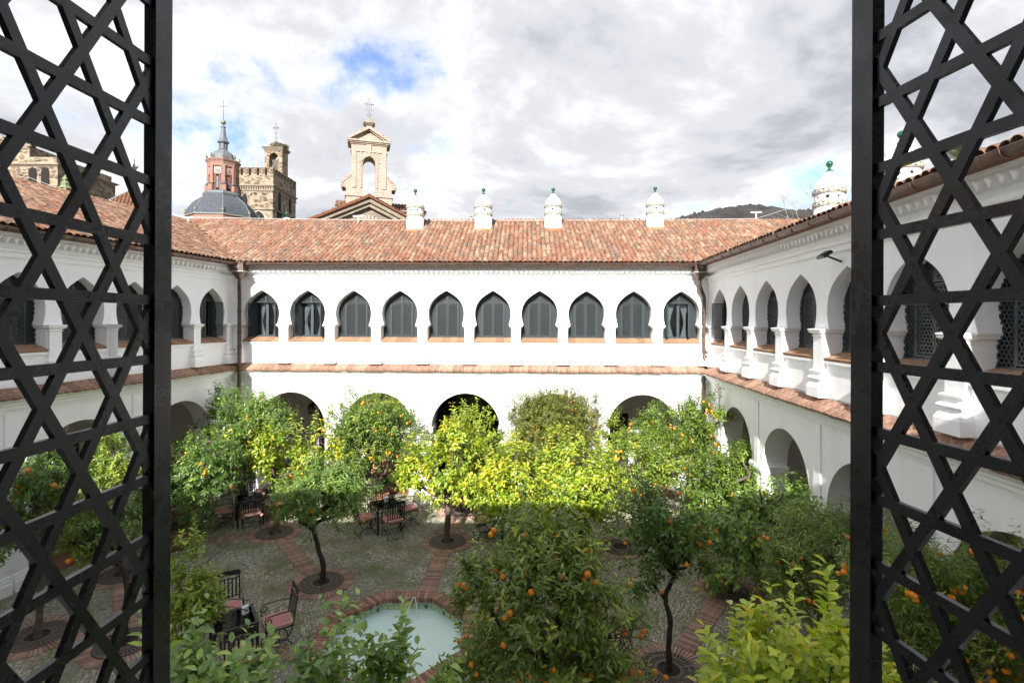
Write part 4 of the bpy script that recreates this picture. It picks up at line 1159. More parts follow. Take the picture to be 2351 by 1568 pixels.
def drain(x, y, rz, label):
    e = empty('drain_grate', (x, y, .012), rz); tag(e, label, 'drain', 'iron drains beside the fountain')
    f = MB(); f.box(-.28, .28, -.20, -.165, 0, .02); f.box(-.28, .28, .165, .20, 0, .02); f.box(-.28, -.25, -.1649, .1649, 0, .02); f.box(.25, .28, -.1649, .1649, 0, .02); f.build('drain_frame', M['patina'], e)
    MB().box(-.25, .25, -.165, .165, -.005, .002).build('drain_pit', M['dark'], e)
    bm_ = MB().box(-.007, .007, -.163, .163, .003, .017).mesh('drain_bar', M['castiron'])
    for i in range(15): link('drain_bar', bm_, e, (-.23 + i * .033, 0, 0))
drain(-3.55, 7.95, 1.15, 'slotted drain in the paving at the left corner of the fountain')
drain(-.10, 7.75, .35, 'slotted drain in the paving at the right corner of the fountain')

# ------------------------------------------------------------------ garden furniture
def spiral(c, r0, r1, a0, a1, n=16):
    return [(c[0] + (r0 + (r1 - r0) * t) * math.cos(a0 + (a1 - a0) * t), c[1] + (r0 + (r1 - r0) * t) * math.sin(a0 + (a1 - a0) * t)) for t in np.linspace(0, 1, n)]
def chair_parts():
    d = []
    # legs: on each side a hanging arc and a standing arc that cross
    for sx in (-.215, .215):
        mb = MB()
        up = [(sx, .21 * math.cos(t), .435 - .235 * abs(math.sin(t))) for t in np.linspace(0, PI, 15)]
        dn = [(sx, .225 * math.cos(t), .0 + .245 * abs(math.sin(t))) for t in np.linspace(0, PI, 15)]
        mb.tube(up, .0105, 6); mb.tube(dn, .0105, 6); mb.tube([(sx, 0, .2), (sx, 0, .435)], .006, 5)
        d.append(('leg', mb.mesh('leg', M['iron'], True)))
    for y, z in ((-.222, .012), (.222, .012), (0, .222)):
        d.append(('stretcher', MB().tube([(-.215, y, z), (.215, y, z)], .008, 5).mesh('stretcher', M['iron'])))
    mb = MB(); mb.box(-.235, .235, -.225, .225, .435, .450); d.append(('seat', mb.mesh('seat', M['iron'])))
    mb = MB()
    up = lambda x, z: (x, -.225 - (z - .44) * .14, z)
    for x in (-.222, .222): mb.bar(up(x, .44), up(x, 1.02), .024, .014, up=(0, 1, 0))
    for z in (.575, .895): mb.bar(up(-.222, z), up(.222, z), .020, .012)
    d.append(('back_frame', mb.mesh('back_frame', M['iron'])))
    for i in range(6):
        x = -.222 + .444 * (i + .9) / 6.8
        d.append(('slat', MB().bar(up(x, .575), up(x, .895), .026, .006).mesh('slat', M['iron'])))
    crest = [(-.235, .945), (-.15, .945), (-.06, .955), (0, .97), (.06, .955), (.15, .945), (.235, .945), (.235, 1.02), (.17, 1.035), (.09, 1.03), (.03, 1.045), (0, 1.035), (-.03, 1.045), (-.09, 1.03), (-.17, 1.035), (-.235, 1.02)]
    mb = MB(); V = [up(x, z) for x, z in crest]; n = len(crest)
    mb.add([(x, y - .008, z) for x, y, z in V] + [(x, y + .008, z) for x, y, z in V], [(i, (i + 1) % n, n + (i + 1) % n, n + i) for i in range(n)] + [tuple(range(n)), tuple(range(2 * n - 1, n - 1, -1))])
    d.append(('crest_rail', mb.mesh('crest_rail', M['iron'])))
    for sx in (-.235, .235):
        mb = MB()
        arm = [(sx, -.265, .70), (sx, -.1, .715), (sx, .08, .715), (sx, .17, .70)] + [(sx, y, z) for y, z in spiral((.17, .63), .07, .02, PI / 2, PI / 2 - 2 * PI * 1.35, 18)]
        mb.tube(arm, .0095, 6); mb.tube([(sx, .235, .615), (sx, .215, .53), (sx, .20, .45)], .009, 6)
        d.append(('armrest', mb.mesh('armrest', M['iron'], True)))
    # cushion
    prof = [(.205, .451), (.222, .46), (.228, .475), (.228, .49), (.222, .503), (.20, .512), (.1, .516)]
    mb = MB()
    def rr(w, z, rad=.05):
        pts = []
        for cx_, cy_, a0 in ((w - rad, w * .96 - rad, 0), (-w + rad, w * .96 - rad, PI / 2), (-w + rad, -w * .96 + rad, PI), (w - rad, -w * .96 + rad, 1.5 * PI)):
            for t in (0, PI / 4, PI / 2): pts.append((cx_ + rad * math.cos(a0 + t), cy_ + rad * math.sin(a0 + t), z))
        return pts
    mb.loft([rr(w, z) for w, z in prof]); cushion = mb.mesh('cushion', M['pink'], False)
    mb = MB()
    for w, z in ((.226, .503), (.226, .464)):
        p = rr(w, z); mb.tube(p + [p[0]], .0045, 5)
    pip = mb.mesh('piping', M['piping'])
    ties = []
    for x in (-.215, .215):
        mb = MB(); ties.append(mb)
        for a in (-.5, .1, .6): mb.bar((x, -.215, .485), (x + .05 * math.sin(a) * (1 if x > 0 else -1) + .02 * (1 if x > 0 else -1), -.27, .44 + .05 * a), .022, .008)
    ties = [m_.mesh('tie', M['pink']) for m_ in ties]
    return d, cushion, pip, ties
CHAIR = chair_parts()
def chair(x, y, face, label, group, z=0.0):
    """face: direction (world angle) the sitter looks"""
    e = empty('garden_chair', (x, y, z), face - PI / 2); tag(e, label, 'chair', group)
    for nm, me in CHAIR[0]: link(nm, me, e)
    c = link('cushion', CHAIR[1], e); link('piping', CHAIR[2], c); [link('tie', t_, c) for t_ in CHAIR[3]]
    return e
def table(x, y, rz, label, holder_label=None, hs=(.05, .10)):
    e = empty('garden_table', (x, y, 0), rz); tag(e, label, 'table', 'glass topped iron tables')
    H, s_ = .74, .34
    for sx in (-1, 1):
        for sy in (-1, 1):
            cx, cy = sx * (s_ - .022), sy * (s_ - .022); MB().box(cx - .02, cx + .02, cy - .02, cy + .02, 0, H - .0405).build('leg', M['iron'], e)
    f = MB()
    for (a, b, c, d_) in ((-s_, s_, -s_, -s_ + .045), (-s_, s_, s_ - .045, s_), (-s_, -s_ + .045, -s_ + .0451, s_ - .0451), (s_ - .045, s_, -s_ + .0451, s_ - .0451)): f.box(a, b, c, d_, H - .04, H)
    f.build('top_frame', M['iron'], e)
    MB().box(-s_ + .04, s_ - .04, -s_ + .04, s_ - .04, H - .014, H - .006).build('glass_top', M['tableglass'], e)
    sc_ = MB()
    for k in range(4):
        a = k * PI / 2
        for q in (spiral((.12, .12), .10, .02, 0, 7, 16),): sc_.tube([(math.cos(a) * px - math.sin(a) * py, math.sin(a) * px + math.cos(a) * py, H - .05) for px, py in q], .006, 5)
    sc_.build('scrollwork', M['iron'], e)
    if holder_label:
        ca, sa = math.cos(rz), math.sin(rz)
        hx, hy = x + hs[0] * ca - hs[1] * sa, y + hs[0] * sa + hs[1] * ca
        h = empty('napkin_holder', (hx, hy, H + .001), rz + .4); tag(h, holder_label, 'napkin holder', 'white napkin holders on the tables')
        b = MB(); b.loft([[(-.05, -.03, 0), (.05, -.03, 0), (.05, .03, 0), (-.05, .03, 0)], [(-.045, -.025, .10), (.045, -.025, .10), (.045, .025, .10), (-.045, .025, .10)], [(-.056, -.035, .125), (.056, -.035, .125), (.056, .035, .125), (-.056, .035, .125)]])
        b.build('holder_body', M['white'], h)
        p = MB(); p.box(-.02, .02, -.0310, -.0290, .04, .075); p.build('printed_mark', M['print'], h)
def table_set(cx, cy, ang, which, seats, holder=True, dist=.62, hs=(.05, .1)):
    table(cx, cy, ang, 'square glass topped black iron table ' + which, ('white napkin holder on the table ' + which) if holder else None, hs)
    for key, (txt, dd) in seats.items():
        a = ang + {'E': 0, 'N': PI / 2, 'W': PI, 'S': -PI / 2}[key]
        chair(cx + math.cos(a) * dd, cy + math.sin(a) * dd, a + PI, txt, 'black iron garden chairs with pink cushions')
A_ = 'black iron armchair with pink cushion, '
table_set(-4.70, 8.72, .60, 'at the bottom left beside the fountain', {'E': (A_ + 'facing left beside the fountain rim', .68), 'N': (A_ + 'at the far side of the bottom left table', .92), 'S': (A_ + 'nearest the lower left edge, seen from behind', .66)}, hs=(.18, .06))
table_set(-7.49, 14.70, .56, 'in the far left corner', {'E': (A_ + 'at the right of the far left corner table', .64), 'N': (A_ + 'at the back of the far left corner table', .66), 'W': (A_ + 'at the left of the far left corner table', .64), 'S': (A_ + 'in front of the far left corner table', .58)})
table_set(-3.49, 14.27, .57, 'in the middle, left of the straight lemon trunk', {'E': (A_ + 'in the sun, nearest the straight lemon trunk', .66), 'N': (A_ + 'at the back of the middle table', .68), 'W': (A_ + 'at the left of the middle table', .56), 'S': (A_ + 'in front of the middle table, back to us', .58)})
table_set(-.05, 14.05, .35, 'half hidden under the yellow lemon trees', {'W': (A_ + 'left of the yellow lemon pair', .74), 'N': (A_ + 'behind the table under the yellow lemon trees', .66)}, holder=False)
table_set(1.15, 8.9, .9, 'under the big orange tree in front', {'S': (A_ + 'hidden under the big front orange tree', .66), 'W': (A_ + 'between the fountain and the big front orange tree', .66)}, holder=False)
chair(-5.80, 16.75, -1.9, A_ + 'alone before the far arcade column', 'black iron garden chairs with pink cushions', .0)
chair(-7.75, 15.95, .1, A_ + 'alone in the shade by the far left corner', 'black iron garden chairs with pink cushions')

# ------------------------------------------------------------------ things in the arcade
def in_wing(W, x, y, z):
    return Matrix.Translation(W.location) @ Matrix.Rotation(W.rotation_euler.z, 4, 'Z') @ Vector((x, y, z))
# glazed shop front at the back of the third arch
def shopfront():
    p = in_wing(wing_back, 7.75, 2.6, .06); e = empty('glass_shopfront', p, angB); tag(e, 'dark glazed shop front with faint lettering behind the middle arch', 'shop front')
    MB().box(-1.35, 1.35, .35, .5, 0, 3.85).build('dark_back', M['dark'], e)
    for x0, x1 in ((-1.0, -.01), (.01, 1.0)):
        dd = MB().box(x0, x1, 0, .012, .01, 2.05).build('glass_door', M['shopglass'], e)
        MB().box(x0 + (.02 if x0 < -.5 else .80), x0 + (.19 if x0 < -.5 else .97), -.02, .03, 2.03, 2.10).build('door_clamp', M['zinc'], dd)
    MB().box(-1.35, 1.35, .002, .013, 2.11, 3.8).build('glass_transom', M['shopglass'], e)
    for x0, x1 in ((-1.35, -1.01), (1.01, 1.35)): MB().box(x0, x1, 0, .012, .01, 2.10).build('glass_side', M['shopglass'], e)
    cu = bpy.data.curves.new('lettering', 'FONT'); cu.body = 'PARADORES'; cu.size = .27; cu.align_x = 'CENTER'; cu.extrude = .002; cu.space_character = 1.12
    tmp = bpy.data.objects.new('tmp', cu); col.objects.link(tmp)
    me = bpy.data.meshes.new_from_object(tmp.evaluated_get(bpy.context.evaluated_depsgraph_get())); bpy.data.objects.remove(tmp)
    me.materials.clear(); me.materials.append(M['etch'])
    link('lettering', me, e, (0, -.004, 2.28), (PI / 2, 0, 0), (.82, 1, 1))
    MB().lathe([(.16, -.004), (.16, .004)], 16).build('crest_mark', M['etch'], e, loc=(.06, -.006, 2.68), rot=(PI / 2, 0, 0))
shopfront()
def wall_lantern(p, rz, label):
    e = empty('wall_lantern', p, rz); tag(e, label, 'lantern', 'iron lanterns in the arcade')
    b = MB(); b.bar((0, .0, .1), (0, -.22, .16), .015, .015, up=(0, 0, 1)); b.box(-.05, .05, -.0, .015, -.05, .2); b.build('bracket', M['iron'], e)
    c = MB()
    for sx in (-1, 1):
        for sy in (-1, 1): c.bar((sx * .06, -.22 + sy * .06, -.18), (sx * .085, -.22 + sy * .085, .10), .01, .01)
    c.lathe([(.13, .10), (.05, .18), (.01, .22)], 4, (0, -.22, 0), a0=PI / 4); c.lathe([(.09, -.2), (.09, -.18)], 4, (0, -.22, 0), a0=PI / 4); c.build('cage', M['iron'], e)
    MB().lathe([(.078, -.178), (.11, .098)], 4, (0, -.22, 0), a0=PI / 4, cap=False).build('lamp_glass', M['lampglass'], e)
wall_lantern(in_wing(wing_back, 1.35, 3.25, 2.3), angB, 'iron wall lantern behind the first arch of the far arcade')
wall_lantern(in_wing(wing_back, 6.2, .9, 2.35), angB + .8, 'iron wall lantern at the left pier of the middle arch')
wall_lantern(in_wing(wing_right, 3.2, 1.8, 3.35), angR, 'hanging iron lantern inside the first right arch')
# steps of wood behind the second arch
def steps():
    p = in_wing(wing_back, 4.35, 2.4, .06); e = empty('wooden_steps', p, angB); tag(e, 'pale wooden steps rising behind the second arch of the far arcade', 'steps')
    for k in range(4): MB().box(-.7, .7, -.6 + k * .3, .9, k * .17, k * .17 + .169).build('step', mat('pale_step_wood%d' % k, (.42, .27, .15), (.5, .34, .2), 8, .6), e)
steps()
def stand():
    p = in_wing(wing_right, 4.2, 1.7, .07); e = empty('wooden_stand', p, angR + .5); tag(e, 'brown wooden board on a stand inside the second right arch', 'stand')
    MB().prism([(-.32, .95), (-.36, 1.35), (.30, 1.60), (.34, 1.0)], -.02, .02).build('board', M['wood'], e)
    for x in (-.22, .22): MB().bar((x, 0.05, 1.1), (x, .0 + .22 * (1 if x > 0 else -1), 0), .05, .05).build('leg', M['wood'], e)
stand()
def plaque(W, x, z, w, h, label):
    p = in_wing(W, x, 3.28, z); e = empty('tile_plaque', p, W.rotation_euler.z); tag(e, label, 'plaque')
    MB().box(-w / 2, w / 2, -.012, .012, -h / 2, h / 2).build('plaque_ground', M['tri_white'], e)
    m = MB()
    for k in range(5):
        z_ = -h / 2 + h * (k + .5) / 5
        m.add([(-w * .3, -.0145, z_), (0, -.0145, z_ - h * .07), (w * .3, -.0145, z_), (0, -.0145, z_ + h * .07)], [(0, 1, 2, 3)], k % 2)
    for s_ in (-1, 1): m.add([(s_ * w * .42, -.014, -h * .45), (s_ * w * .48, -.014, -h * .45), (s_ * w * .48, -.014, h * .45), (s_ * w * .42, -.014, h * .45)], [(0, 1, 2, 3)], 1)
    m.build('painted_pattern', [M['tri_green'], M['glaze_blue']], e)
plaque(wing_right, 1.0, 1.75, .36, .75, 'tall painted tile plaque on the wall behind the second right arch')
plaque(wing_right, 3.35, 2.2, .22, .25, 'small square plaque on the wall behind the first right arch')
# flood lights under the eaves
def flood(p, rz, label):
    e = empty('floodlight', p, rz); tag(e, label, 'floodlight', 'flood lights on the upper walls')
    MB().prism([(-.13, -.02), (.13, -.02), (.13, .015), (.10, .04), (-.10, .04), (-.13, .015)], -.09, .09).build('lamp_body', M['iron'], e, rot=(.6, 0, 0))
    MB().box(-.11, .11, -.075, .075, -.026, -.0205).build('lamp_glass', M['lampglass'], e, rot=(.6, 0, 0))
    MB().bar((0, .05, -.02), (0, .30, -.12), .03, .03, up=(0, 0, 1)).build('bracket', M['iron'], e)
pl = in_wing(wing_left, LLn - 7.35, -.30, 6.95); flood((pl.x, pl.y, pl.z), angL, 'black floodlight on the left wing at the edge of the picture')
pr = in_wing(wing_right, 7.62, -.30, 7.02); flood((pr.x, pr.y, pr.z), angR, 'black floodlight on the right wing beside the shutter post')

# ------------------------------------------------------------------ the monastery behind
def z_at(v, Y): return CH + (737.0 - v) * Y / F
def x_at(u, Y): return (u - 1175.5) * Y / F
def iron_cross(parent, x, y, z0, h, w, nm='iron_cross', scroll=True):
    mb = MB(); r = h * .012
    mb.tube([(x, y, z0), (x, y, z0 + h)], [r, r * .6], 6)
    za = z0 + h * .75
    mb.tube([(x - w, y, za), (x + w, y, za)], r * .8, 6)
    for px, pz in ((x - w, za), (x + w, za), (x, z0 + h)):
        mb.lathe([(.0, -r * 2.6), (r * 2.6, 0), (0, r * 2.6)], 6, (px, y, pz), cap=False)
    if scroll:
        for sx in (-1, 1):
            for zz, rr in ((za, w * .38), (z0 + h * .42, w * .42), (z0 + h * .15, w * .30)):
                for sz in ((-1, 1) if zz == za else (1,)):
                    pts = spiral((0, 0), rr, rr * .25, -PI / 2 * sz, -PI / 2 * sz + sz * 4.2, 12)
                    mb.tube([(x + sx * (px_ + rr * .9), y, zz + pz_ + sz * rr) for px_, pz_ in pts], r * .55, 4)
    return mb.build(nm, M['iron'], parent)

def bell_gable():
    Y = 45.0; k = Y / F
    e = empty('bell_gable_church', (x_at(846, Y), Y, 0), .28); tag(e, 'pale brick bell gable with empty arch and iron cross above a pedimented church front', 'church')
    q = .1922 * k                                             # one zoomed pixel in metres
    zz = lambda y: z_at(217 + .1922 * y, Y)
    mb = MB(); T = 1.5
    arch = [(zz(1200), 0), (zz(835), 0)]
    lv = [(zz(1390), 265, 0), (zz(1235), 265, 0)]
    strip_solid([(8.0, 272 * q, 0), (zz(1235), 265 * q, 0)], 0, T, mb)
    strip_solid([(zz(1232), 278 * q, 0), (zz(1205), 280 * q, 0)], -.10, T + .1, mb)
    body = [(1204, 262, 72), (1135, 262, 72), (1134, 285, 72), (1110, 300, 72), (1080, 300, 72), (1055, 285, 72), (1035, 262, 72), (1015, 235, 72), (995, 216, 72), (970, 205, 72), (835, 203, 72)]
    for t in np.linspace(.12, 1, 8): body.append((835 - 80 * math.sin(t * PI / 2), 203, 72 * math.cos(t * PI / 2)))
    body += [(700, 202, 0)]
    strip_solid([(zz(a), b * q, c * q) for a, b, c in body], 0, T, mb)
    strip_solid([(zz(700), 212 * q, 0), (zz(684), 214 * q, 0)], -.08, T + .08, mb)
    strip_solid([(zz(683), 203 * q, 0), (zz(612), 203 * q, 0)], 0, T, mb)
    for a, b, w_, p_ in ((612, 600, 218, .08), (599, 585, 232, .18), (584, 566, 244, .28)): strip_solid([(zz(a), w_ * q, 0), (zz(b), (w_ + 3) * q, 0)], -p_, T + p_, mb)
    # raking pediment
    strip_solid([(zz(566), 215 * q, 0), (zz(470), 20 * q, 0), (zz(462), 0, 0)], .05, T - .05, mb)
    for sg in (-1, 1):
        for (off, dep, th_) in ((0, .30, .22), (.24, .14, .12)):
            a = Vector((sg * 244 * q, T / 2, zz(560) - off)); b = Vector((0, T / 2, zz(412) - off * .6)); mb.bar(a, b, th_, T + 2 * dep - (.002 if sg > 0 else 0), up=(0, 1, 0))
    # pilasters of the front
    for sx in (-1, 1):
        for x0_, x1_ in ((150, 200), (84, 100)): mb.box(min(sx * x0_ * q, sx * x1_ * q), max(sx * x0_ * q, sx * x1_ * q), -.07, .02, zz(1130), zz(700))
    mb.box(-26 * q, 26 * q, -.09, .02, zz(685), zz(612)); mb.box(-16 * q, 16 * q, -.10, .02, zz(752), zz(701))
    mb.build('gable_wall', M['oldbrick'], e)
    vb = MB()                                                  # brick edging of the scrolls
    for sg in (-1, 1):
        pts = [(sg * (a + 6) * q, zz(b)) for b, a in ((970, 205), (995, 216), (1015, 235), (1035, 262), (1055, 287), (1080, 302), (1110, 300), (1130, 284))]
        for (x0_, z0_), (x1_, z1_) in zip(pts, pts[1:]):
            for t in (0, .5): vb.bar((x0_ + (x1_ - x0_) * t, T / 2, z0_ + (z1_ - z0_) * t), (x0_ + (x1_ - x0_) * (t + .42), T / 2, z0_ + (z1_ - z0_) * (t + .42)), .20, T + .12)
    vb.build('scroll_edging', M['oldbrick'], e)
    for i in range(9):                                         # voussoirs of the bell arch, standing proud
        a = PI * (i + .5) / 9; r = (72 + 36) * q; c = Vector((r * math.cos(a), .0, zz(835) + r * 1.05 * math.sin(a)))
        d = Vector((math.cos(a), 0, math.sin(a)))
        MB().bar(c - d * 30 * q, c + d * 30 * q, 26 * q, .07).build('voussoir', M['oldbrick'], e)
    pn = MB()
    pn.loft([[(s_[0] * 62 * q, T / 2 + s_[1] * .5, zz(470)) for s_ in ((-1, -1), (1, -1), (1, 1), (-1, 1))], [(s_[0] * 52 * q, T / 2 + s_[1] * .42, zz(392)) for s_ in ((-1, -1), (1, -1), (1, 1), (-1, 1))]])
    for (y0_, y1_, w0, w1) in ((392, 352, 36, 36), (352, 330, 46, 66), (330, 318, 68, 66), (318, 266, 60, 30)):
        pn.loft([[(s_[0] * w0 * q, T / 2 + s_[1] * w0 * q, zz(y0_)) for s_ in ((-1, -1), (1, -1), (1, 1), (-1, 1))], [(s_[0] * w1 * q, T / 2 + s_[1] * w1 * q, zz(y1_)) for s_ in ((-1, -1), (1, -1), (1, 1), (-1, 1))]])
    pn.build('pinnacle', M['stone_trim'], e)
    iron_cross(e, 0, T / 2, zz(268), zz(28) - zz(268), 50 * q)
    # weed tuft
    # church front below: pediment with moulded cornice, tiled verge
    yF = -3.0
    mb = MB(); q2 = .1922 * 42.2 / F; zt = z_at(217 + .1922 * 1238, 42.2); hw = 860 * q2; zbm = zt - .48 * hw - .9
    strip_solid([(4, hw * .9, 0), (zbm + .3, hw * .9, 0), (zt - .9, .55, 0), (zt - .55, 0, 0)], yF + .25, yF + 6, mb)
    mb.build('front_wall', M['stone_trim'], e)
    for off, dep, th_, mt in ((.62, .12, .30, 'stone_trim'), (.30, .34, .30, 'stone_trim'), (.02, .55, .16, 'tile_old')):
        m2 = MB()
        for sg in (-1, 1): m2.bar((sg * hw, yF + 3, zbm - off + .9), (0, yF + 3, zt - off), th_, 6 + 2 * dep - (.004 if sg > 0 else 0))
        m2.build('raking_cornice', M[mt], e)
    Tm = []
    sl = math.atan2(zt - zbm - .9, hw)
    for sg in (-1, 1):
        for i in range(int(hw / .36)):
            x = sg * (i + .5) * .36
            z = zt + .06 - abs(x) * math.tan(sl)
            Tm.append(Matrix.Translation((x + sg * .2, yF - .45, z - .1)) @ Matrix.Rotation(sl * sg, 4, 'Y') @ Matrix.Rotation(PI / 2 if sg > 0 else -PI / 2, 4, 'Z') @ Matrix.Scale(1.3, 4))
    joined_tiles('verge_tiles', Tm, e, 'tile_old')
    m3 = MB(); 
    for i in range(11):
        a = PI * (i + .5) / 11; c = Vector((.86 * math.cos(a), 0, .86 * math.sin(a))); m3.bar(c * .86, c * 1.3, .16, .1)
    m3.build('window_arch', M['oldbrick'], e, loc=(0, yF + .22, zz(1540) - 1.0))
    MB().lathe([(.7, -.02), (.7, .02)], 24).build('round_window', M['dark'], e, loc=(0, yF + .235, zz(1545) - 1.0), rot=(PI / 2, 0, 0))
    # right hand roof with eaves and lower block
    mb = MB(); xa, xb = 230 * q, 715 * q; zc_ = zz(1335)
    mb.box(-400 * q, xb - .35, 2.0, 9, 3, zc_ - .25)
    for i in range(3): mb.box(-402 * q - .1 * i, xb - .3 + .12 * i, 1.9 - .12 * i, 9.05 + .05 * i, zc_ - .25 + .1 * i, zc_ - .16 + .1 * i)
    mb.build('side_block', M['stone_trim'], e)
    mb = MB(); y0r, zr0 = 1.5, zc_ + .08
    mb.add([(-405 * q, y0r, zr0), (xb, y0r, zr0), (xb - 1.6, y0r + 3.4, zr0 + 1.25), (-300 * q, y0r + 3.4, zr0 + 1.25), (xb, y0r + 7.6, zr0)], [(0, 1, 2, 3), (1, 4, 2)])
    rf = mb.build('side_roof', M['channel'], e); Tm = []
    for i in range(int((xb + 405 * q) / .30)):
        for j in range(9):
            x = -405 * q + .3 * i + .15; y = y0r - .05 + .38 * j
            if x < xb - .05 - .45 * (y - y0r): Tm.append(Matrix.Translation((x, y, zr0 + .02 + (y - y0r) * .3676)) @ Matrix.Rotation(math.atan(.3676), 4, 'X') @ Matrix.Scale(1.55, 4, (1, 0, 0)))
    joined_tiles('roof_tile_field', Tm, rf, 'tile_old')
bell_gable()

def stone_tower():
    Y0, Y1 = 62.0, 68.6
    x0, x1 = x_at(482, Y0), x_at(626, Y0)
    e = empty('stone_tower', ((x0 + x1) / 2, (Y0 + Y1) / 2, 0)); tag(e, 'square rubble stone tower with battlements and a bellcote', 'tower')
    hx, hy = (x1 - x0) / 2, (Y1 - Y0) / 2
    zs, zc_, zp = z_at(484, Y0), z_at(429, Y0), z_at(405, Y0)
    mb = MB(); mb.box(-hx + .12, hx - .12, -hy + .12, hy - .12, 0, zs); mb.box(-hx + .05, hx - .05, -hy + .05, hy - .05, zs + .16, zc_ - .35); mb.box(-hx, hx, -hy, hy, zc_ + .1, zp); mb.build('tower_wall', M['stone'], e)
    mb = MB()
    mb.box(-hx - .06, hx + .06, -hy - .06, hy + .06, zs, zs + .159); mb.box(-hx - .15, hx + .15, -hy - .15, hy + .15, zc_ - .05, zc_ + .099); mb.box(-hx - .04, hx + .04, -hy - .04, hy + .04, zc_ - .62, zc_ - .50); mb.box(-hx - .02, hx + .02, -hy - .02, hy + .02, zc_ - .14, zc_ - .051)
    for i in range(26):
        t = -hx + (i + .5) * 2 * hx / 26; mb.box(t - .09, t + .09, -hy - .03, -hy + .1, zc_ - .4995, zc_ - .141)
    for i in range(22):
        t = -hy + (i + .5) * 2 * hy / 22; mb.box(hx - .1, hx + .03, t - .09, t + .09, zc_ - .4995, zc_ - .141)
    mb.build('string_courses', M['stone_trim'], e)
    mb_ = [M['stone_trim'], M['stone']]
    mer = MB().box(-.36, .36, -.26, .26, 0, .88).add([(-.40, -.3, .881), (.40, -.3, .881), (.40, .3, .881), (-.40, .3, .881), (-.34, -.22, 1.0), (.34, -.22, 1.0), (.34, .22, 1.0), (-.34, .22, 1.0)], [(0, 1, 5, 4), (1, 2, 6, 5), (2, 3, 7, 6), (3, 0, 4, 7), (4, 5, 6, 7), (3, 2, 1, 0)], 1).mesh('merlon', [M['stone'], M['stone_trim']])
    n = 8
    for i in range(n):
        t = -hx + .36 + i * (2 * hx - .72) / (n - 1); link('merlon', mer, e, (t, -hy + .26, zp)); link('merlon', mer, e, (t, hy - .26, zp))
    for i in range(1, 7):
        t = -hy + .26 + i * (2 * hy - .52) / 7; link('merlon', mer, e, (hx - .26, t, zp), (0, 0, PI / 2)); link('merlon', mer, e, (-hx + .26, t, zp), (0, 0, PI / 2))
    # pointed windows, built as frames with a near-black panel painted in for shaded depth
    def pointed(cx, cz, w, h, rz, loc, brick=False):
        ol = lambda s_: [(-w * s_, -h), (w * s_, -h), (w * s_, h * .15), (w * s_ * .75, h * .55), (w * s_ * .4, h * .83 + (s_ - 1) * .2), (0, h + (s_ - 1) * .35), (-w * s_ * .4, h * .83 + (s_ - 1) * .2), (-w * s_ * .75, h * .55), (-w * s_, h * .15)]
        o_ = empty('window', loc, rz, e)
        for s_, y_, mt in ((1.55, -.05, 'stone_trim' if not brick else 'oldbrick'), (1.0, -.09, 'dark')):
            MB().prism(ol(s_), y_, .02, 0).build('window_frame' if mt != 'dark' else 'opening', M[mt], o_)
    sx = lambda u: x_at(u, Y0) - (x0 + x1) / 2
    pointed(0, 0, .32, .85, 0, (sx(561), -hy + .05, z_at(462, Y0)))
    pointed(0, 0, .75, 1.0, 0, (sx(592), -hy + .1, z_at(506, Y0)), True)
    for yy in (-1.6, 1.4): pointed(0, 0, .35, 1.0, PI / 2, (hx - .05, yy, z_at(466, Y0 + 3)))
    pointed(0, 0, .7, 1.0, PI / 2, (hx - .12, -1.5, z_at(500, Y0 + 3)), True)
    # bellcote
    Yb = 67.2; bx0, bx1 = x_at(606, Yb), x_at(646.5, Yb); cx = (bx0 + bx1) / 2 - (x0 + x1) / 2; bw_ = (bx1 - bx0) / 2; by = Yb - (Y0 + Y1) / 2
    zb0, zb1 = z_at(410, Yb), z_at(343, Yb)
    b = MB(); aw = .48 * bw_; zsp = z_at(363, Yb)
    lv = [(zb0, bw_, aw), (zsp, bw_, aw)]
    for t in np.linspace(.15, 1, 7): lv.append((zsp + aw * math.sin(t * PI / 2), bw_, aw * math.cos(t * PI / 2)))
    lv += [(zb1 - .3, bw_, 0)]
    strip_solid([(a, b_, c) for a, b_, c in lv], by, by + 1.7, b, 0, cx)
    strip_solid([(zb0 - 2, bw_ * 1.0, 0), (zb0 - .3, bw_ * 1.0, 0)], by + .002, by + 1.69, b, 0, cx)
    b.build('bellcote_wall', M['stone'], e)
    b = MB()
    for i in range(4): strip_solid([(zb1 - .3 + .1 * i, bw_ + .05 + .06 * i, 0), (zb1 - .21 + .1 * i, bw_ + .05 + .06 * i, 0)], by - .05 - .06 * i, by + 1.75 + .06 * i, b, 0, cx)
    strip_solid([(zb0 - .3, bw_ + .2, 0), (zb0 - .16, bw_ + .25, 0), (zb0, bw_ + .05, 0)], by - .2, by + 1.9, b, 0, cx)
    b.loft([[(cx + s_[0] * (bw_ + .3), by + .85 + s_[1] * 1.15, zb1 + .1) for s_ in ((-1, -1), (1, -1), (1, 1), (-1, 1))], [(cx + s_[0] * .25, by + .85 + s_[1] * .25, zb1 + .62) for s_ in ((-1, -1), (1, -1), (1, 1), (-1, 1))]])
    b.lathe([(.2, 0), (.3, .2), (.16, .35), (.28, .5), (.12, .62)], 10, (cx - .05, by + .85, zb1 + .6))
    b.build('bellcote_cornice', M['stone_trim'], e)
    bl = MB(); bl.lathe([(.50, 0), (.44, .06), (.36, .25), (.30, .55), (.24, .72), (.06, .80)], 18, (cx, by + .6, z_at(398, Yb))); bl.build('bell', M['bronze'], e, smooth=True)
    yk = MB(); yk.prism([(-.5, 0), (.5, 0), (.42, .25), (.3, .5), (.44, .95), (-.44, .95), (-.3, .5), (-.42, .25)], -.1, .1); yk.build('bell_yoke', M['darkwood'], e, loc=(cx, by + .6, z_at(398, Yb) + .82))
    V, Fc = [], []; mb = MB()
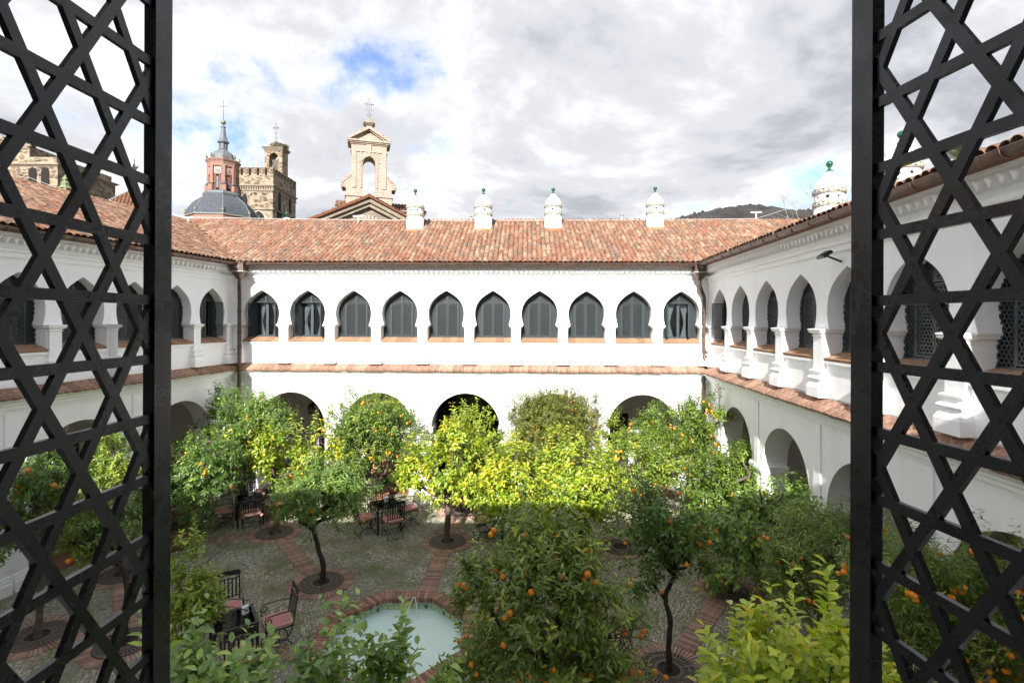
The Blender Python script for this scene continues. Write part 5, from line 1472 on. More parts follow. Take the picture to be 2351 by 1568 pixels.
    for i in range(420):
        a = random.uniform(0, 2 * PI); r = random.uniform(.45, .98); c = Vector((cx + .45 + r * math.cos(a) * 1.15, by + .75 + r * math.sin(a), zb1 + .28 + random.uniform(0, .42)))
        d = Vector((-math.sin(a), math.cos(a), random.uniform(-.25, .25))); d.rotate(Matrix.Rotation(random.gauss(0, .5), 3, 'Z')); mb.bar(c - d * .28, c + d * .28, .03, .03, up=(0, 0, 1))
    nst = mb.build('stork_nest', M['nest'], None, loc=e.location); tag(nst, 'stork nest of dry sticks on top of the bellcote', 'nest')
    iron_cross(e, cx - .05, by + .85, zb1 + 1.2, z_at(281, Yb) - zb1 - 1.2, .35, 'weather_vane')
    MB().tube([(sx(556), 0, zp - 1), (sx(556), 0, z_at(357, 65))], .04, 6).build('mast', M['cable'], e)
stone_tower()

def dome_tower():
    Y = 52.0; k = .1845 * Y / F
    e = empty('domed_lantern_tower', (x_at(511, Y), Y, 0), PI / 8 + .12); tag(e, 'slate dome carrying a red brick lantern and a leaded spire with a cross', 'tower')
    zz = lambda y: z_at(229 + .1845 * y, Y)
    oc = lambda r, z, n=8: [(r * math.cos(2 * PI * i / n), r * math.sin(2 * PI * i / n), z) for i in range(n)]
    S = lambda y, px: (px * k * 1.04, zz(y))
    mb = MB(); mb.lathe([(405 * k, 3), (405 * k, zz(1512))], 8); mb.build('drum', M['redbrick'], e)
    mb = MB(); mb.lathe([(420 * k, zz(1512)), (420 * k, zz(1500)), (395 * k, zz(1494))], 8); mb.build('drum_cornice', M['leadpale'], e)
    prof = [S(1500, 392), S(1450, 380), S(1400, 358), S(1350, 325), S(1310, 288), S(1270, 240), S(1240, 205)]
    MB().lathe(prof, 8, cap=False).build('slate_dome', M['slate'], e)
    for i in range(8):
        a = 2 * PI * i / 8; MB().tube([(r * math.cos(a), r * math.sin(a), z + .01) for r, z in prof], .032, 5).build('hip_seam', M['leadpale'], e)
    mb = MB(); mb.lathe([S(1252, 190), S(1240, 208), S(1215, 216), S(1190, 208), S(1180, 180)], 8); mb.build('lead_roll', M['lead'], e)
    # lantern: rendered octagon with brick corner piers
    mb = MB(); mb.lathe([S(1182, 158), S(882, 152)], 8); mb.build('lantern_wall', M['redplaster'], e)
    for i in range(8):
        a = 2 * PI * i / 8; c, s_ = math.cos(a), math.sin(a)
        p = MB(); r = 152 * k * 1.04
        p.bar((r * c, r * s_, zz(1182)), (r * c, r * s_, zz(870)), .34, .30, up=(c, s_, 0)); p.build('corner_pier', M['redbrick'], e)
        p = MB(); p.bar(((r + .12) * c, (r + .12) * s_, zz(1182)), ((r + .12) * c, (r + .12) * s_, zz(1112)), .50, .42, up=(c, s_, 0)); p.build('pier_foot', M['redbrick'], e)
        p = MB(); p.tube([((r + .12) * c - s_ * t, (r + .12) * s_ + c * t, zz(1100) + .09 * math.cos(t * 4)) for t in (-.27, -.1, .1, .27)], .12, 8); p.build('foot_cap', M['lead'], e, smooth=True)
        am = a + PI / 8; cm, sm = math.cos(am), math.sin(am); rm = 155 * k * 1.04 * math.cos(PI / 8)
        f = empty('window', (cm * rm, sm * rm, 0), am + PI / 2, e)
        MB().box(-.17, .17, -.05, .05, zz(1172), zz(990)).build('opening', M['dark'], f)
        fr = MB(); fr.box(-.25, -.171, -.08, .04, zz(1175), zz(985)); fr.box(.171, .25, -.08, .04, zz(1175), zz(985)); fr.box(-.25, .25, -.08, .04, zz(984), zz(970)); fr.build('window_frame', M['redplaster'], f)
        MB().box(-.10, .10, -.085, -.055, zz(1150), zz(1010)).build('shutter_board', M['lead'], f)
        q = MB()
        for s0, s1, m_, d_ in ((.30, .30, 0, -.06), (.215, .215, 1, -.075), (.13, .13, 0, -.09), (.09, .09, 1, -.10)): q.box(-s0, s0, d_, .02, zz(936) - s1, zz(936) + s1, m_)
        q.build('square_panel', [M['tri_white'], M['redplaster']], f)
        fn = MB(); rr = 178 * k
        fn.lathe([(.11, 0), (.04, .12), (.06, .18), (.14, .28), (.10, .36), (.05, .40), (.09, .48), (.0, .56)], 8, (rr * c, rr * s_, zz(792))); fn.build('urn_finial', M['patina'], e)
        fn = MB(); rr = 398 * k; fn.lathe([(.13, -.1), (.04, .1), (.07, .18), (.15, .30), (.10, .40), (.05, .45), (.09, .55), (.0, .62)], 8, (rr * c, rr * s_, zz(1494))); fn.build('urn_finial', M['patina'], e)
    mb = MB(); mb.lathe([S(884, 160), S(872, 168), S(850, 168), S(840, 172), S(825, 176), S(815, 184), S(800, 194), S(792, 192)], 8); mb.build('lantern_cornice', M['redbrick'], e)
    mb = MB(); mb.lathe([S(792, 186), S(788, 140), S(770, 137), S(740, 130), S(710, 117), S(680, 95), S(660, 70), S(645, 50), S(638, 46)], 8); mb.build('lead_cupola', M['lead'], e)
    mb = MB(); mb.lathe([S(640, 52), S(632, 44), S(560, 42)], 8)
    for i in range(8):
        a = 2 * PI * i / 8; r = 44 * k; mb.bar((r * math.cos(a), r * math.sin(a), zz(635)), (r * math.cos(a), r * math.sin(a), zz(560)), .09, .07, up=(math.cos(a), math.sin(a), 0))
    mb.build('small_lantern', M['lead'], e)
    MB().lathe([S(562, 56), S(552, 64), S(543, 64), S(530, 54), S(505, 42), S(470, 33), S(420, 26), S(370, 21), S(366, 27), S(355, 27), S(350, 12), S(330, 7)], 8).build('spire', M['lead'], e)
    MB().lathe([(.0, -30 * k)] + [(30 * k * math.cos(t), 30 * k * math.sin(t)) for t in np.linspace(-1.4, 1.4, 10)] + [(0, 30 * k)], 16, (0, 0, zz(297)), cap=False).build('ball', M['patina'], e, smooth=True)
    c = iron_cross(e, 0, 0, zz(268), zz(45) - zz(268), 44 * k, scroll=False); c.rotation_euler.z = -(PI / 8 + .12)
dome_tower()

def far_left():
    Y = 55.0
    xa, xb = x_at(-60, Y), x_at(131, Y)
    e = empty('distant_stone_tower', ((xa + xb) / 2, Y + 4, 0)); tag(e, 'rubble stone tower with small windows seen through the left shutter', 'tower'); hx = (xb - xa) / 2
    MB().box(-hx, hx, -4, 4, 0, z_at(388, Y)).box(-hx + .2, hx - .3, -3.8, 3.8, z_at(381, Y), z_at(364, Y)).box(-hx + .2, x_at(62, Y) - (xa + xb) / 2, -3.8, 2, z_at(364, Y), z_at(338, Y)).build('tower_wall', M['stone'], e)
    m = MB()
    for i in range(4): m.box(-hx - .06 * i, hx + .10 * i, -4 - .1 * i, 4 + .1 * i, z_at(388, Y) + .08 * i, z_at(388, Y) + .075 + .08 * i)
    m.build('cornice', M['oldbrick'], e)
    for u in (74, 103): 
        w = MB(); cx = x_at(u, Y) - (xa + xb) / 2; w.prism([(-.42, -.9), (.42, -.9), (.42, .5), (.3, .8), (0, .95), (-.3, .8), (-.42, .5)], -.06, .06); w.build('window', M['dark'], e, loc=(cx, -4, z_at(409, Y)))
    mer = MB().box(-.5, .5, -.3, .3, 0, 1.0).mesh('merlon', M['stone'])
    for i in range(6): link('merlon', mer, e, (-hx + .8 + i * 1.5, -3.4, z_at(338, Y)))
    # pyramid roof with a vane
    Y = 42.0; ap = P(224, 411, Y); e = empty('pyramid_roofed_tower', (ap.x, ap.y + 4, 0), .5); tag(e, 'old tiled pyramid roof with a weather vane behind the left wing', 'tower')
    zb = z_at(500, Y); hb = 3.2; z1 = ap.z
    MB().box(-hb + .3, hb - .3, -hb + .3, hb - .3, 0, zb).build('tower_wall', M['stone'], e)
    rf = MB().add([(-hb, -hb, zb), (hb, -hb, zb), (hb, hb, zb), (-hb, hb, zb), (0, 0, z1)], [(0, 1, 4), (1, 2, 4), (2, 3, 4), (3, 0, 4)]).build('pyramid_roof', M['channel'], e)
    Tm = []; sl = (z1 - zb) / hb; th = math.atan(sl)
    for s_ in range(4):
        R = Matrix.Rotation(s_ * PI / 2, 4, 'Z')
        for j in range(int(hb / math.cos(th) / .38)):
            y = -hb + j * .38 * math.cos(th); half = -y - .1
            for i in range(int(2 * half / .26)): Tm.append(R @ Matrix.Translation((-half + .13 + .26 * i, y, zb + (y + hb) * sl + .02)) @ Matrix.Rotation(th, 4, 'X') @ Matrix.Scale(1.35, 4, (1, 0, 0)))
    joined_tiles('roof_tile_field', Tm, rf, 'tile_old')
    m = MB()
    for s_ in range(4):
        a = PI / 4 + s_ * PI / 2; c = Vector((math.cos(a), math.sin(a), 0)) * hb * 1.414
        for t in np.linspace(0, .95, 22): p = c * (1 - t) + Vector((0, 0, zb + t * (z1 - zb))); m.lathe([(.11, 0), (.11, .14)], 6, tuple(p))
    m.build('hip_tiles', M['leadpale'], e)
    v = MB(); v.lathe([(.25, 0), (.4, .3), (.15, .5), (.2, .7), (.03, .8)], 8, (0, 0, z1 - .1)); v.tube([(0, 0, z1), (0, 0, z_at(335, Y))], .035, 6)
    zf = z_at(372, Y); fig = [(-.25, 0), (.25, 0), (.18, .5), (.38, .75), (.3, .85), (.1, .7), (.1, .95), (-.08, 1.0), (-.12, .75), (-.4, .5), (-.36, .3), (-.14, .45)]
    v.prism([(a * .9, zf + b * .9) for a, b in fig], -.03, .03); v.build('weather_vane', M['iron'], e)
    # grey brick pinnacle of a roof further right
    Yq = 46; 
    for u, v0, s_ in ((149, 430, 1.0), (378, 478, 1.0)):
        p = P(u, v0, Yq); e2 = empty('roof_pinnacle', (p.x, p.y, 0)); tag(e2, 'small stone roof pinnacle %s' % ('left of the pyramid roof' if u < 200 else 'beside the left shutter post, left of the dome'), 'pinnacle')
        MB().lathe([(.5, 0), (.5, p.z - .3)], 4, a0=PI / 4).build('pinnacle_base', M['stone_trim'], e2)
        MB().lathe([(.5, p.z - .3), (.3, p.z), (.35, p.z + .2), (.18, p.z + .35), (.26, p.z + .55), (.1, p.z + .8), (0, p.z + 1)], 8).build('pinnacle_knob', M['patina'], e2)
far_left()
# chimney top with green finial, standing on a lower roof beyond the ridge
e = empty('roof_chimney', (0, 0, 0)); p = P(658, 489, 25.0); e.location = (p.x, p.y, 0); tag(e, 'small white chimney top with green ceramic ball behind the far ridge', 'chimney')
MB().lathe([(.34, 0), (.34, p.z - .75), (.28, p.z - .55), (.13, p.z - .30)], 20).build('flue_body', M['plaster'], e, smooth=True)
link('finial', CH_PARTS['finial'], e, (0, 0, p.z - 1.645 * 1.15), scale=(1.15, 1.15, 1.15))

# ------------------------------------------------------------------ citrus trees
GREEN_LIFTED = [((0.077, 0.146, 0.032), 4), ((0.113, 0.198, 0.039), 4), ((0.183, 0.280, 0.054), 2), ((0.287, 0.365, 0.073), .7)]  # greens raised in the colour, standing in for fill light on shaded trees
GREEN_MID = [((0.072, 0.128, 0.022), 3), ((0.121, 0.193, 0.029), 3), ((0.190, 0.271, 0.038), 2), ((0.310, 0.342, 0.042), .8)]
GREEN_LITE = [((0.121, 0.186, 0.022), 2), ((0.209, 0.293, 0.031), 3), ((0.322, 0.386, 0.034), 2.4), ((0.483, 0.412, 0.034), 1)]
YELLOW = [((.13, .22, .028), 3), ((.25, .34, .032), 4), ((.38, .43, .036), 3), ((.50, .46, .04), 1.6), ((.60, .44, .045), .5)]
LEMON_LIFTED = [((0.125, 0.217, 0.062), 3), ((0.194, 0.309, 0.081), 4), ((0.290, 0.412, 0.101), 3), ((0.414, 0.527, 0.115), 1)]  # lemon greens brightened to make up for the shade these trees stand in
OLIVE = [((0.092, 0.117, 0.021), 3), ((0.141, 0.165, 0.029), 3), ((0.217, 0.220, 0.041), 2), ((0.333, 0.289, 0.070), .8)]
NARROW_LIFTED = [((0.084, 0.148, 0.024), 3), ((0.149, 0.222, 0.037), 4), ((0.253, 0.320, 0.052), 2), ((0.418, 0.444, 0.083), .8)]  # narrow leaves, light for the shaded mandarins added into the colour

def leaf_cloud(crowns, n_leaf, ll, lw, palette, rg, upb=.35, clump=.17, shoots=0, twig=2.6, droop=.25, shell=.5, spread=.95):
    """leaf sized faces on short twigs, twigs gathered in clumps through the crown"""
    vol = np.array([c[1][0] * c[1][1] + c[1][0] * c[1][2] for c in crowns]); vol = vol / vol.sum()
    m = 9; nt = max(20, n_leaf // m); nc = max(10, nt // 9)
    ci = rg.choice(len(crowns), nc, p=vol)
    C = np.array([c[0] for c in crowns])[ci]; R = np.array([c[1] for c in crowns])[ci]
    d = rg.normal(size=(nc, 3)); d /= np.linalg.norm(d, axis=1)[:, None]
    lump = 1 + .16 * np.sin(d[:, 0] * 5 + ci * 2.1) * np.sin(d[:, 2] * 6 + 1.3 * ci) + rg.normal(0, .08, nc)
    r = (shell + (1 - shell) * rg.random(nc) ** .6) * lump
    cc = C + d * r[:, None] * R
    tone = rg.random(nc)
    ti = rg.integers(0, nc, nt)
    Rm = R[ti].mean(1)
    org = cc[ti] + rg.normal(size=(nt, 3)) * (clump * Rm)[:, None]
    out = (org - C[ti]) / R[ti]; out /= np.linalg.norm(out, axis=1)[:, None] + 1e-6
    td = out * .75 + np.array([0, 0, upb]) + rg.normal(size=(nt, 3)) * .42; td /= np.linalg.norm(td, axis=1)[:, None]
    tl = ll * twig * rg.uniform(.7, 1.3, nt)
    ttone = tone[ti]
    if shoots:
        k = shoots; si = rg.integers(0, len(crowns), k)
        Cs = np.array([c[0] for c in crowns])[si]; Rs = np.array([c[1] for c in crowns])[si]
        an = rg.random(k) * 2 * PI; rad = np.sqrt(rg.random(k)) * .85
        so = Cs + np.stack([np.cos(an) * rad * Rs[:, 0], np.sin(an) * rad * Rs[:, 1], np.sqrt(1 - rad ** 2) * Rs[:, 2] * .95], 1)
        sd = np.stack([rg.normal(0, .18, k), rg.normal(0, .18, k), np.ones(k)], 1) + out[:1] * 0; sd /= np.linalg.norm(sd, axis=1)[:, None]
        org = np.concatenate([org, so, so + sd * (ll * twig * .9)]); td = np.concatenate([td, sd, sd]); tl = np.concatenate([tl, np.full(2 * k, ll * twig * 1.15)])
        out = np.concatenate([out, sd, sd]); ttone = np.concatenate([ttone, np.full(2 * k, .9)]); nt = len(org)
    # leaves along the twigs
    t = (np.arange(m) + .5) / m
    tt = np.tile(t, nt) + rg.normal(0, .03, nt * m)
    I = np.repeat(np.arange(nt), m)
    pos = org[I] + td[I] * (tl[I] * tt)[:, None]
    a = np.tile(np.arange(m) * 2.4, nt) + rg.normal(0, .4, nt * m)
    ref = np.where(np.abs(td[:, 2:3]) > .9, np.array([[1., 0, 0]]), np.array([[0, 0, 1.]]))
    e1 = np.cross(td, ref); e1 /= np.linalg.norm(e1, axis=1)[:, None]; e2 = np.cross(td, e1)
    ld = td[I] * .6 + (e1[I] * np.cos(a)[:, None] + e2[I] * np.sin(a)[:, None]) * spread + np.array([0, 0, -droop]) + rg.normal(0, .12, (nt * m, 3))
    ld /= np.linalg.norm(ld, axis=1)[:, None]
    up = out[I] * .7 + np.array([0, 0, .8]) + rg.normal(0, .35, (nt * m, 3))
    nm = up - ld * (up * ld).sum(1)[:, None]; nm /= np.linalg.norm(nm, axis=1)[:, None] + 1e-6
    bd = np.cross(nm, ld)
    n = nt * m
    L = ll * rg.uniform(.65, 1.2, n) * (1 - .25 * (tt - .5)); W = L * lw
    fold = .18 * W; dr = .16 * L
    def pt(x, y, zf, zd): return pos + ld * (L * x)[:, None] + bd * (W * y)[:, None] + nm * (fold * zf - dr * zd)[:, None]
    V = np.stack([pt(0, 0, 0, 0), pt(.32, -.5, 1, .12), pt(.32, 0, -.2, .12), pt(.32, .5, 1, .12), pt(.70, -.40, 1, .45), pt(.70, 0, -.2, .45), pt(.70, .40, 1, .45), pt(1, 0, 0, 1)], 1)
    tris = np.array([(0, 2, 1), (0, 3, 2), (5, 7, 4), (5, 6, 7)]); quads = np.array([(1, 2, 5, 4), (2, 3, 6, 5)])
    off = (np.arange(n) * 8)[:, None, None]
    T = (tris[None] + off).reshape(-1, 3); Q = (quads[None] + off).reshape(-1, 4)
    cols = np.array([p[0] for p in palette]); wts = np.array([p[1] for p in palette], float)
    pos_ = np.cumsum(wts) / wts.sum()
    u = np.clip(.62 * rg.random(n) + .38 * ttone[I] + .10 * (tt - .5), 0, .999)
    u = np.clip((u - .05) / .92, 0, .999)
    ix = np.searchsorted(pos_, u); ix = np.clip(ix, 0, len(cols) - 1)
    lc = cols[ix] * rg.uniform(.8, 1.25, (n, 1))
    me = bpy.data.meshes.new('crown')
    me.vertices.add(n * 8); me.vertices.foreach_set('co', V.reshape(-1).astype(np.float32))
    lp = np.concatenate([T.ravel(), Q.ravel()]); me.loops.add(lp.size); me.loops.foreach_set('vertex_index', lp.astype(np.int32))
    me.polygons.add(len(T) + len(Q)); st = np.concatenate([np.arange(len(T)) * 3, len(T) * 3 + np.arange(len(Q)) * 4]); me.polygons.foreach_set('loop_start', st.astype(np.int32))
    me.polygons.foreach_set('use_smooth', np.ones(len(T) + len(Q), bool))
    me.update()
    at = me.attributes.new('leafcol', 'FLOAT_COLOR', 'POINT')
    c4 = np.concatenate([np.repeat(lc, 8, 0), np.ones((n * 8, 1))], 1); at.data.foreach_set('color', c4.reshape(-1).astype(np.float32))
    return me, cc, org, out, td, tl

def fruit_mesh(kind):
    if kind == 'lemon': prof = [(.0, -.048), (.008, -.044), (.012, -.038), (.026, -.026), (.034, -.006), (.034, .010), (.026, .028), (.012, .038), (.0, .042)]; mt = 'lemon'
    elif kind == 'lime': prof = [(.0, -.044), (.010, -.038), (.024, -.026), (.031, -.006), (.031, .010), (.024, .026), (.010, .036), (.0, .040)]; mt = 'lime'
    else: prof = [(.0, -.036), (.014, -.034), (.028, -.024), (.0375, -.004), (.037, .012), (.027, .028), (.012, .035), (.0, .034)]; mt = 'orange'
    return MB().lathe(prof, 12, cap=False).mesh(kind, M[mt], True)
ME_FRUIT = {k: fruit_mesh(k) for k in ('orange', 'lemon', 'lime')}
FR_NAME = {'orange': 'orange_fruit', 'lemon': 'lemon_fruit', 'lime': 'green_lemon_fruit'}

def wobble(pts, rg, a=.03):
    return [Vector(p) + Vector((rg.normal(0, a), rg.normal(0, a), 0)) for p in pts]
def bez(pts, n=14):
    """smooth chain through the points"""
    pts = [Vector(p) for p in pts]; out = []
    P_ = [pts[0]] + pts + [pts[-1]]
    for i in range(1, len(P_) - 2):
        for t in np.linspace(0, 1, n // max(1, len(pts) - 1) + 2)[:-1]:
            a, b, c, d = P_[i - 1], P_[i], P_[i + 1], P_[i + 2]
            out.append(.5 * ((2 * b) + (c - a) * t + (2 * a - 5 * b + 4 * c - d) * t * t + (3 * b - a - 3 * c + d) * t ** 3))
    out.append(pts[-1]); return out

def tree(name, label, group, base, trunk, r0, crowns, n_leaf, ll, lw, palette, fruit=(), seed=1, upb=.35, shoots=0, clump=.17, bark='bark', branches=14, droop=.25, shell=.5, fr_scale=1.0, extra_limbs=(), z0=0.0, twig=2.6, spread=.95, K=1.7):
    rg = np.random.default_rng(seed)
    S_ = sum(4 * PI * ((c[1][0] * c[1][1] + c[1][0] * c[1][2] + c[1][1] * c[1][2]) / 3) for c in crowns)
    if K: n_leaf = int(K * S_ / (.65 * ll * ll * lw) * (.85 if len(crowns) > 2 else 1))
    e = empty(name, (base[0], base[1], z0)); tag(e, label, 'tree', group)
    B = Vector((base[0], base[1], z0))
    crowns_l = [((c[0][0] - B.x, c[0][1] - B.y, c[0][2] - B.z), c[1]) for c in crowns]
    me, cc, org, out, td, tl = leaf_cloud(crowns_l, n_leaf, ll, lw, palette, rg, upb, clump, shoots, twig, droop, shell, spread)
    me.materials.append(M['leaf'])
    cr = link('crown', me, e); cr['kind'] = 'stuff'
    tp = bez([(0, 0, -.03)] + [Vector(p) - B for p in trunk], 18)
    tr = MB(); nn = len(tp)
    rad = [r0 * (1.35 - .35 * min(1, i / 3)) * (1 - .45 * i / nn) * (1 + rg.normal(0, .06)) for i in range(nn)]
    tr.tube([p + Vector((rg.normal(0, r0 * .10), rg.normal(0, r0 * .10), 0)) for p in tp], rad, 9)
    for i in range(3):      # knots
        j = rg.integers(2, max(3, nn - 2)); a = rg.random() * 6.28; p = tp[j]; tr.tube([p, p + Vector((math.cos(a), math.sin(a), .4)) * r0 * 1.35], [rad[j] * .55, rad[j] * .3], 6)
    t_ = tr.build('trunk', M[bark], e, smooth=True)
    br = MB(); top = tp[-1]
    sel = rg.choice(len(cc), min(branches, len(cc)), replace=False)
    for s_ in sel:
        c = Vector(cc[s_]); st = tp[int(nn * rg.uniform(.72, .99))]
        mid = st.lerp(c, .5) + Vector((rg.normal(0, .08), rg.normal(0, .08), -.06 * (c - st).length)); pts = bez([st, mid, c], 8)
        q = len(pts); br.tube(pts, [r0 * .42 * (1 - .8 * i / q) + .004 for i in range(q)], 6)
        for k in range(3):
            c2 = c + Vector(rg.normal(0, .22, 3)); br.tube([pts[-3], pts[-2].lerp(c2, .5), c2], [.010, .007, .004], 5)
    for pts, r_ in extra_limbs:
        pp = bez([Vector(p) - B for p in pts], 12); q = len(pp); br.tube(pp, [r_ * (1 - .5 * i / q) for i in range(q)], 8)
    br.build('branches', M[bark], t_, smooth=True)
    # twigs
    for kind, nf in fruit:
        nf = int(nf * 1.6)
        sc_ = np.array(out); rel = np.array([min(np.linalg.norm((np.array(p_) - np.array(c_[0])) / np.array(c_[1])) for c_ in crowns_l) for p_ in org]); cand = np.where((sc_[:, 1] < .35) & (rel > .80) & (sc_[:, 2] < .85))[0]      # fruit hangs all round; more of it where it can be counted
        pick = rg.choice(cand, min(max(2, int(nf * .55)), len(cand)), replace=False); left = nf
        for i in pick:
            for k in range(1 + int(rg.random() < .5) + int(rg.random() < .3)):
                if left <= 0: break
                left -= 1
                p = Vector(org[i]) + Vector(out[i]) * (.07 + .13 * rg.random()) + Vector((0, 0, -.03)) + (Vector(rg.normal(0, .055, 3)) if k else Vector((0, 0, 0)))
                s_ = fr_scale * rg.uniform(.74, 1.15)
                link(FR_NAME[kind], ME_FRUIT[kind], e, p, (rg.normal(0, .35), rg.normal(0, .35), rg.random() * 6), (s_, s_, s_ * rg.uniform(.93, 1.05)))
    return e

def cr(u, v, Y, wu, hu, dep=None):
    """a crown lobe that spans wu x hu (photo units) about (u, v) at depth Y"""
    c = P(u, v, Y); k = Y / F
    return ((c.x, c.y, c.z), (wu / 2 * k * .9, (dep if dep else wu / 2 * k * .82), hu / 2 * k * .88))
def pt(u, v, Y): return P(u, v, Y)
OR, LE = 'orange trees in the court', 'lemon trees in the court'

r = RINGS
# leaning little orange tree left of the fountain
Y = 11.35
tree('orange_tree', 'small round orange tree with a dark leaning trunk left of the fountain', OR, r['r1'], [pt(745, 1300, Y), pt(733, 1262, Y), pt(722, 1222, Y), pt(706, 1207, Y), pt(688, 1200, Y)], .060,
     [cr(735, 1145, Y, 195, 105), cr(672, 1158, Y, 90, 88), cr(800, 1120, Y + .2, 120, 95), cr(735, 1105, Y + .2, 130, 60)], 6800, .094, .36, GREEN_LIFTED[1:] + [((0.168, 0.238, 0.049), 1.6)], (('orange', 8),), 11, .45, shoots=16, bark='barkdark', extra_limbs=(([pt(716, 1212, Y), pt(745, 1190, Y), pt(770, 1165, Y)], .04),))
# lemon tree on the leaning trunk by the far left table
Y = 14.0
tree('lemon_tree', 'lemon tree with many yellow lemons above the far left table', LE, r['r2'], [pt(640, 1190, Y), pt(648, 1140, Y), pt(640, 1090, Y)], .075,
     [cr(650, 1063, Y, 125, 110), cr(720, 1033, Y, 110, 100), cr(612, 1038, Y, 60, 70)], 4200, .125, .52, GREEN_LITE + [((0.112, 0.210, 0.028), 2)], (('lemon', 34),), 12, .25, shoots=10, droop=.45)
# tree in the far left corner
Y = 16.0
tree('orange_tree', 'tall dark orange tree in the far left corner with a pointed left shoot', OR, (pt(563, 0, Y).x, Y), [pt(561, 1090, Y), pt(556, 1040, Y), pt(575, 1000, Y)], .085,
     [cr(598, 955, Y, 130, 105), cr(517, 945, Y, 58, 95), cr(560, 985, Y, 110, 70), cr(636, 975, Y, 75, 60)], 5600, .10, .36, GREEN_LIFTED[1:] + [((0.168, 0.238, 0.070), 1)], (('orange', 8),), 13, .7, shoots=14, bark='barkdark')
# potted orange by the left post
pb = G(404, 1262)
tree('orange_tree', 'large dense orange tree in a terracotta pot beside the left shutter post', OR, (pb.x, pb.y), [(pb.x + .02, pb.y, .7), (pb.x + .08, pb.y, 1.2)], .06,
     [cr(445, 1085, pb.y, 165, 150), cr(415, 1175, pb.y, 110, 150), cr(495, 1060, pb.y, 90, 90), cr(360, 1110, pb.y, 110, 130)], 7600, .108, .36, GREEN_LIFTED, (('orange', 12),), 14, .3, droop=.35, z0=.35)
po = MB(); po.lathe([(.24, 0), (.30, .12), (.36, .38), (.40, .42), (.40, .47), (.36, .48), (.34, .43)], 24); o = po.build('plant_pot', M['pot'], loc=(pb.x, pb.y, 0), smooth=True); tag(o, 'round terracotta pot under the dense orange tree by the left post', 'plant pot')
Y = 14.9
tree('lemon_tree', 'pruned lemon tree rising behind the potted orange tree on the left', LE, (pt(470, 0, Y).x, Y), [pt(470, 1120, Y), pt(480, 1060, Y), pt(470, 1010, Y)], .06,
     [cr(440, 1010, Y, 95, 60), cr(530, 1020, Y, 110, 80), cr(560, 1060, Y, 80, 60)], 2600, .12, .5, GREEN_MID, (('lemon', 12),), 15, .3, droop=.4, extra_limbs=(([pt(460, 1030, Y), pt(445, 990, Y), pt(425, 975, Y)], .035),))
# orange tree before the second arch
Y = 16.1
tree('orange_tree', 'broad orange tree full of fruit in front of the second far arch', OR, (pt(857, 0, Y).x, Y), [pt(853, 1110, Y), pt(848, 1080, Y), pt(846, 1050, Y)], .08,
     [cr(845, 965, Y, 165, 125), cr(790, 990, Y, 95, 110), cr(905, 985, Y - .2, 95, 130), cr(840, 1035, Y, 150, 60)], 7600, .102, .36, GREEN_MID + [((0.476, 0.476, 0.042), .9)], (('orange', 34),), 16, .5, shoots=20, extra_limbs=(([pt(857, 1125, Y), pt(885, 1085, Y), pt(900, 1050, Y)], .05), ([pt(853, 1125, Y), pt(830, 1085, Y), pt(815, 1055, Y)], .05)))
# straight yellowing lemon behind the fountain
Y = 13.5
tree('lemon_tree', 'yellowing lemon tree on a straight bare trunk behind the fountain', LE, r['r3'], [pt(1028, 1215, Y), pt(1031, 1180, Y), pt(1027, 1150, Y), pt(1030, 1120, Y)], .085,
     [cr(1020, 1068, Y, 150, 130), cr(965, 1078, Y, 90, 100), cr(1050, 1018, Y, 95, 95), cr(1055, 1118, Y, 110, 80)], 5200, .12, .50, YELLOW, (('lemon', 14),), 17, .4, shoots=16, droop=.3)
Y = 15.66
tree('lemon_tree', 'slim lemon tree on a thin trunk behind the straight lemon trunk', LE, r['r4'], [pt(1060, 1120, Y), pt(1064, 1070, Y)], .035, [cr(1085, 1000, Y, 110, 100), cr(1110, 1060, Y, 110, 110)], 2600, .12, .48, GREEN_LITE, (('lemon', 6),), 18, .5, shoots=10)
# the bright yellow pair in the middle
Y = 12.7
tree('lemon_tree', 'bright yellow-green lemon tree in the middle, left half of the pair', LE, (pt(1195, 0, Y).x, Y), [pt(1195, 1230, Y), pt(1200, 1180, Y), pt(1200, 1130, Y)], .07,
     [cr(1195, 1113, Y, 160, 170), cr(1145, 1138, Y, 100, 130), cr(1215, 1188, Y, 150, 90)], 5600, .12, .50, YELLOW, (('lemon', 8),), 19, .5, shoots=24)
Y = 13.1
tree('lemon_tree', 'bright yellow-green lemon tree in the middle, right half of the pair', LE, (pt(1335, 0, Y).x, Y), [pt(1335, 1210, Y), pt(1330, 1160, Y), pt(1328, 1110, Y)], .07,
     [cr(1320, 1093, Y, 190, 165), cr(1370, 1133, Y, 110, 130), cr(1290, 1158, Y - .3, 150, 120), cr(1330, 1198, Y, 150, 80)], 6200, .12, .50, YELLOW, (('lemon', 8),), 20, .5, shoots=30)
# kumquat behind them
Y = 15.7
tree('kumquat_tree', 'tall kumquat tree of tiny leaves and small fruit behind the yellow pair', 'small fruited citrus trees', (pt(1262, 0, Y).x, Y), [pt(1262, 1110, Y), pt(1260, 1050, Y), pt(1258, 1010, Y)], .08,
     [cr(1215, 960, Y, 110, 120), cr(1270, 950, Y, 150, 120), cr(1335, 960, Y, 105, 130), cr(1260, 1010, Y, 230, 90)], 9500, .062, .36, OLIVE, (('orange', 34),), 21, .8, shoots=40, fr_scale=.62)
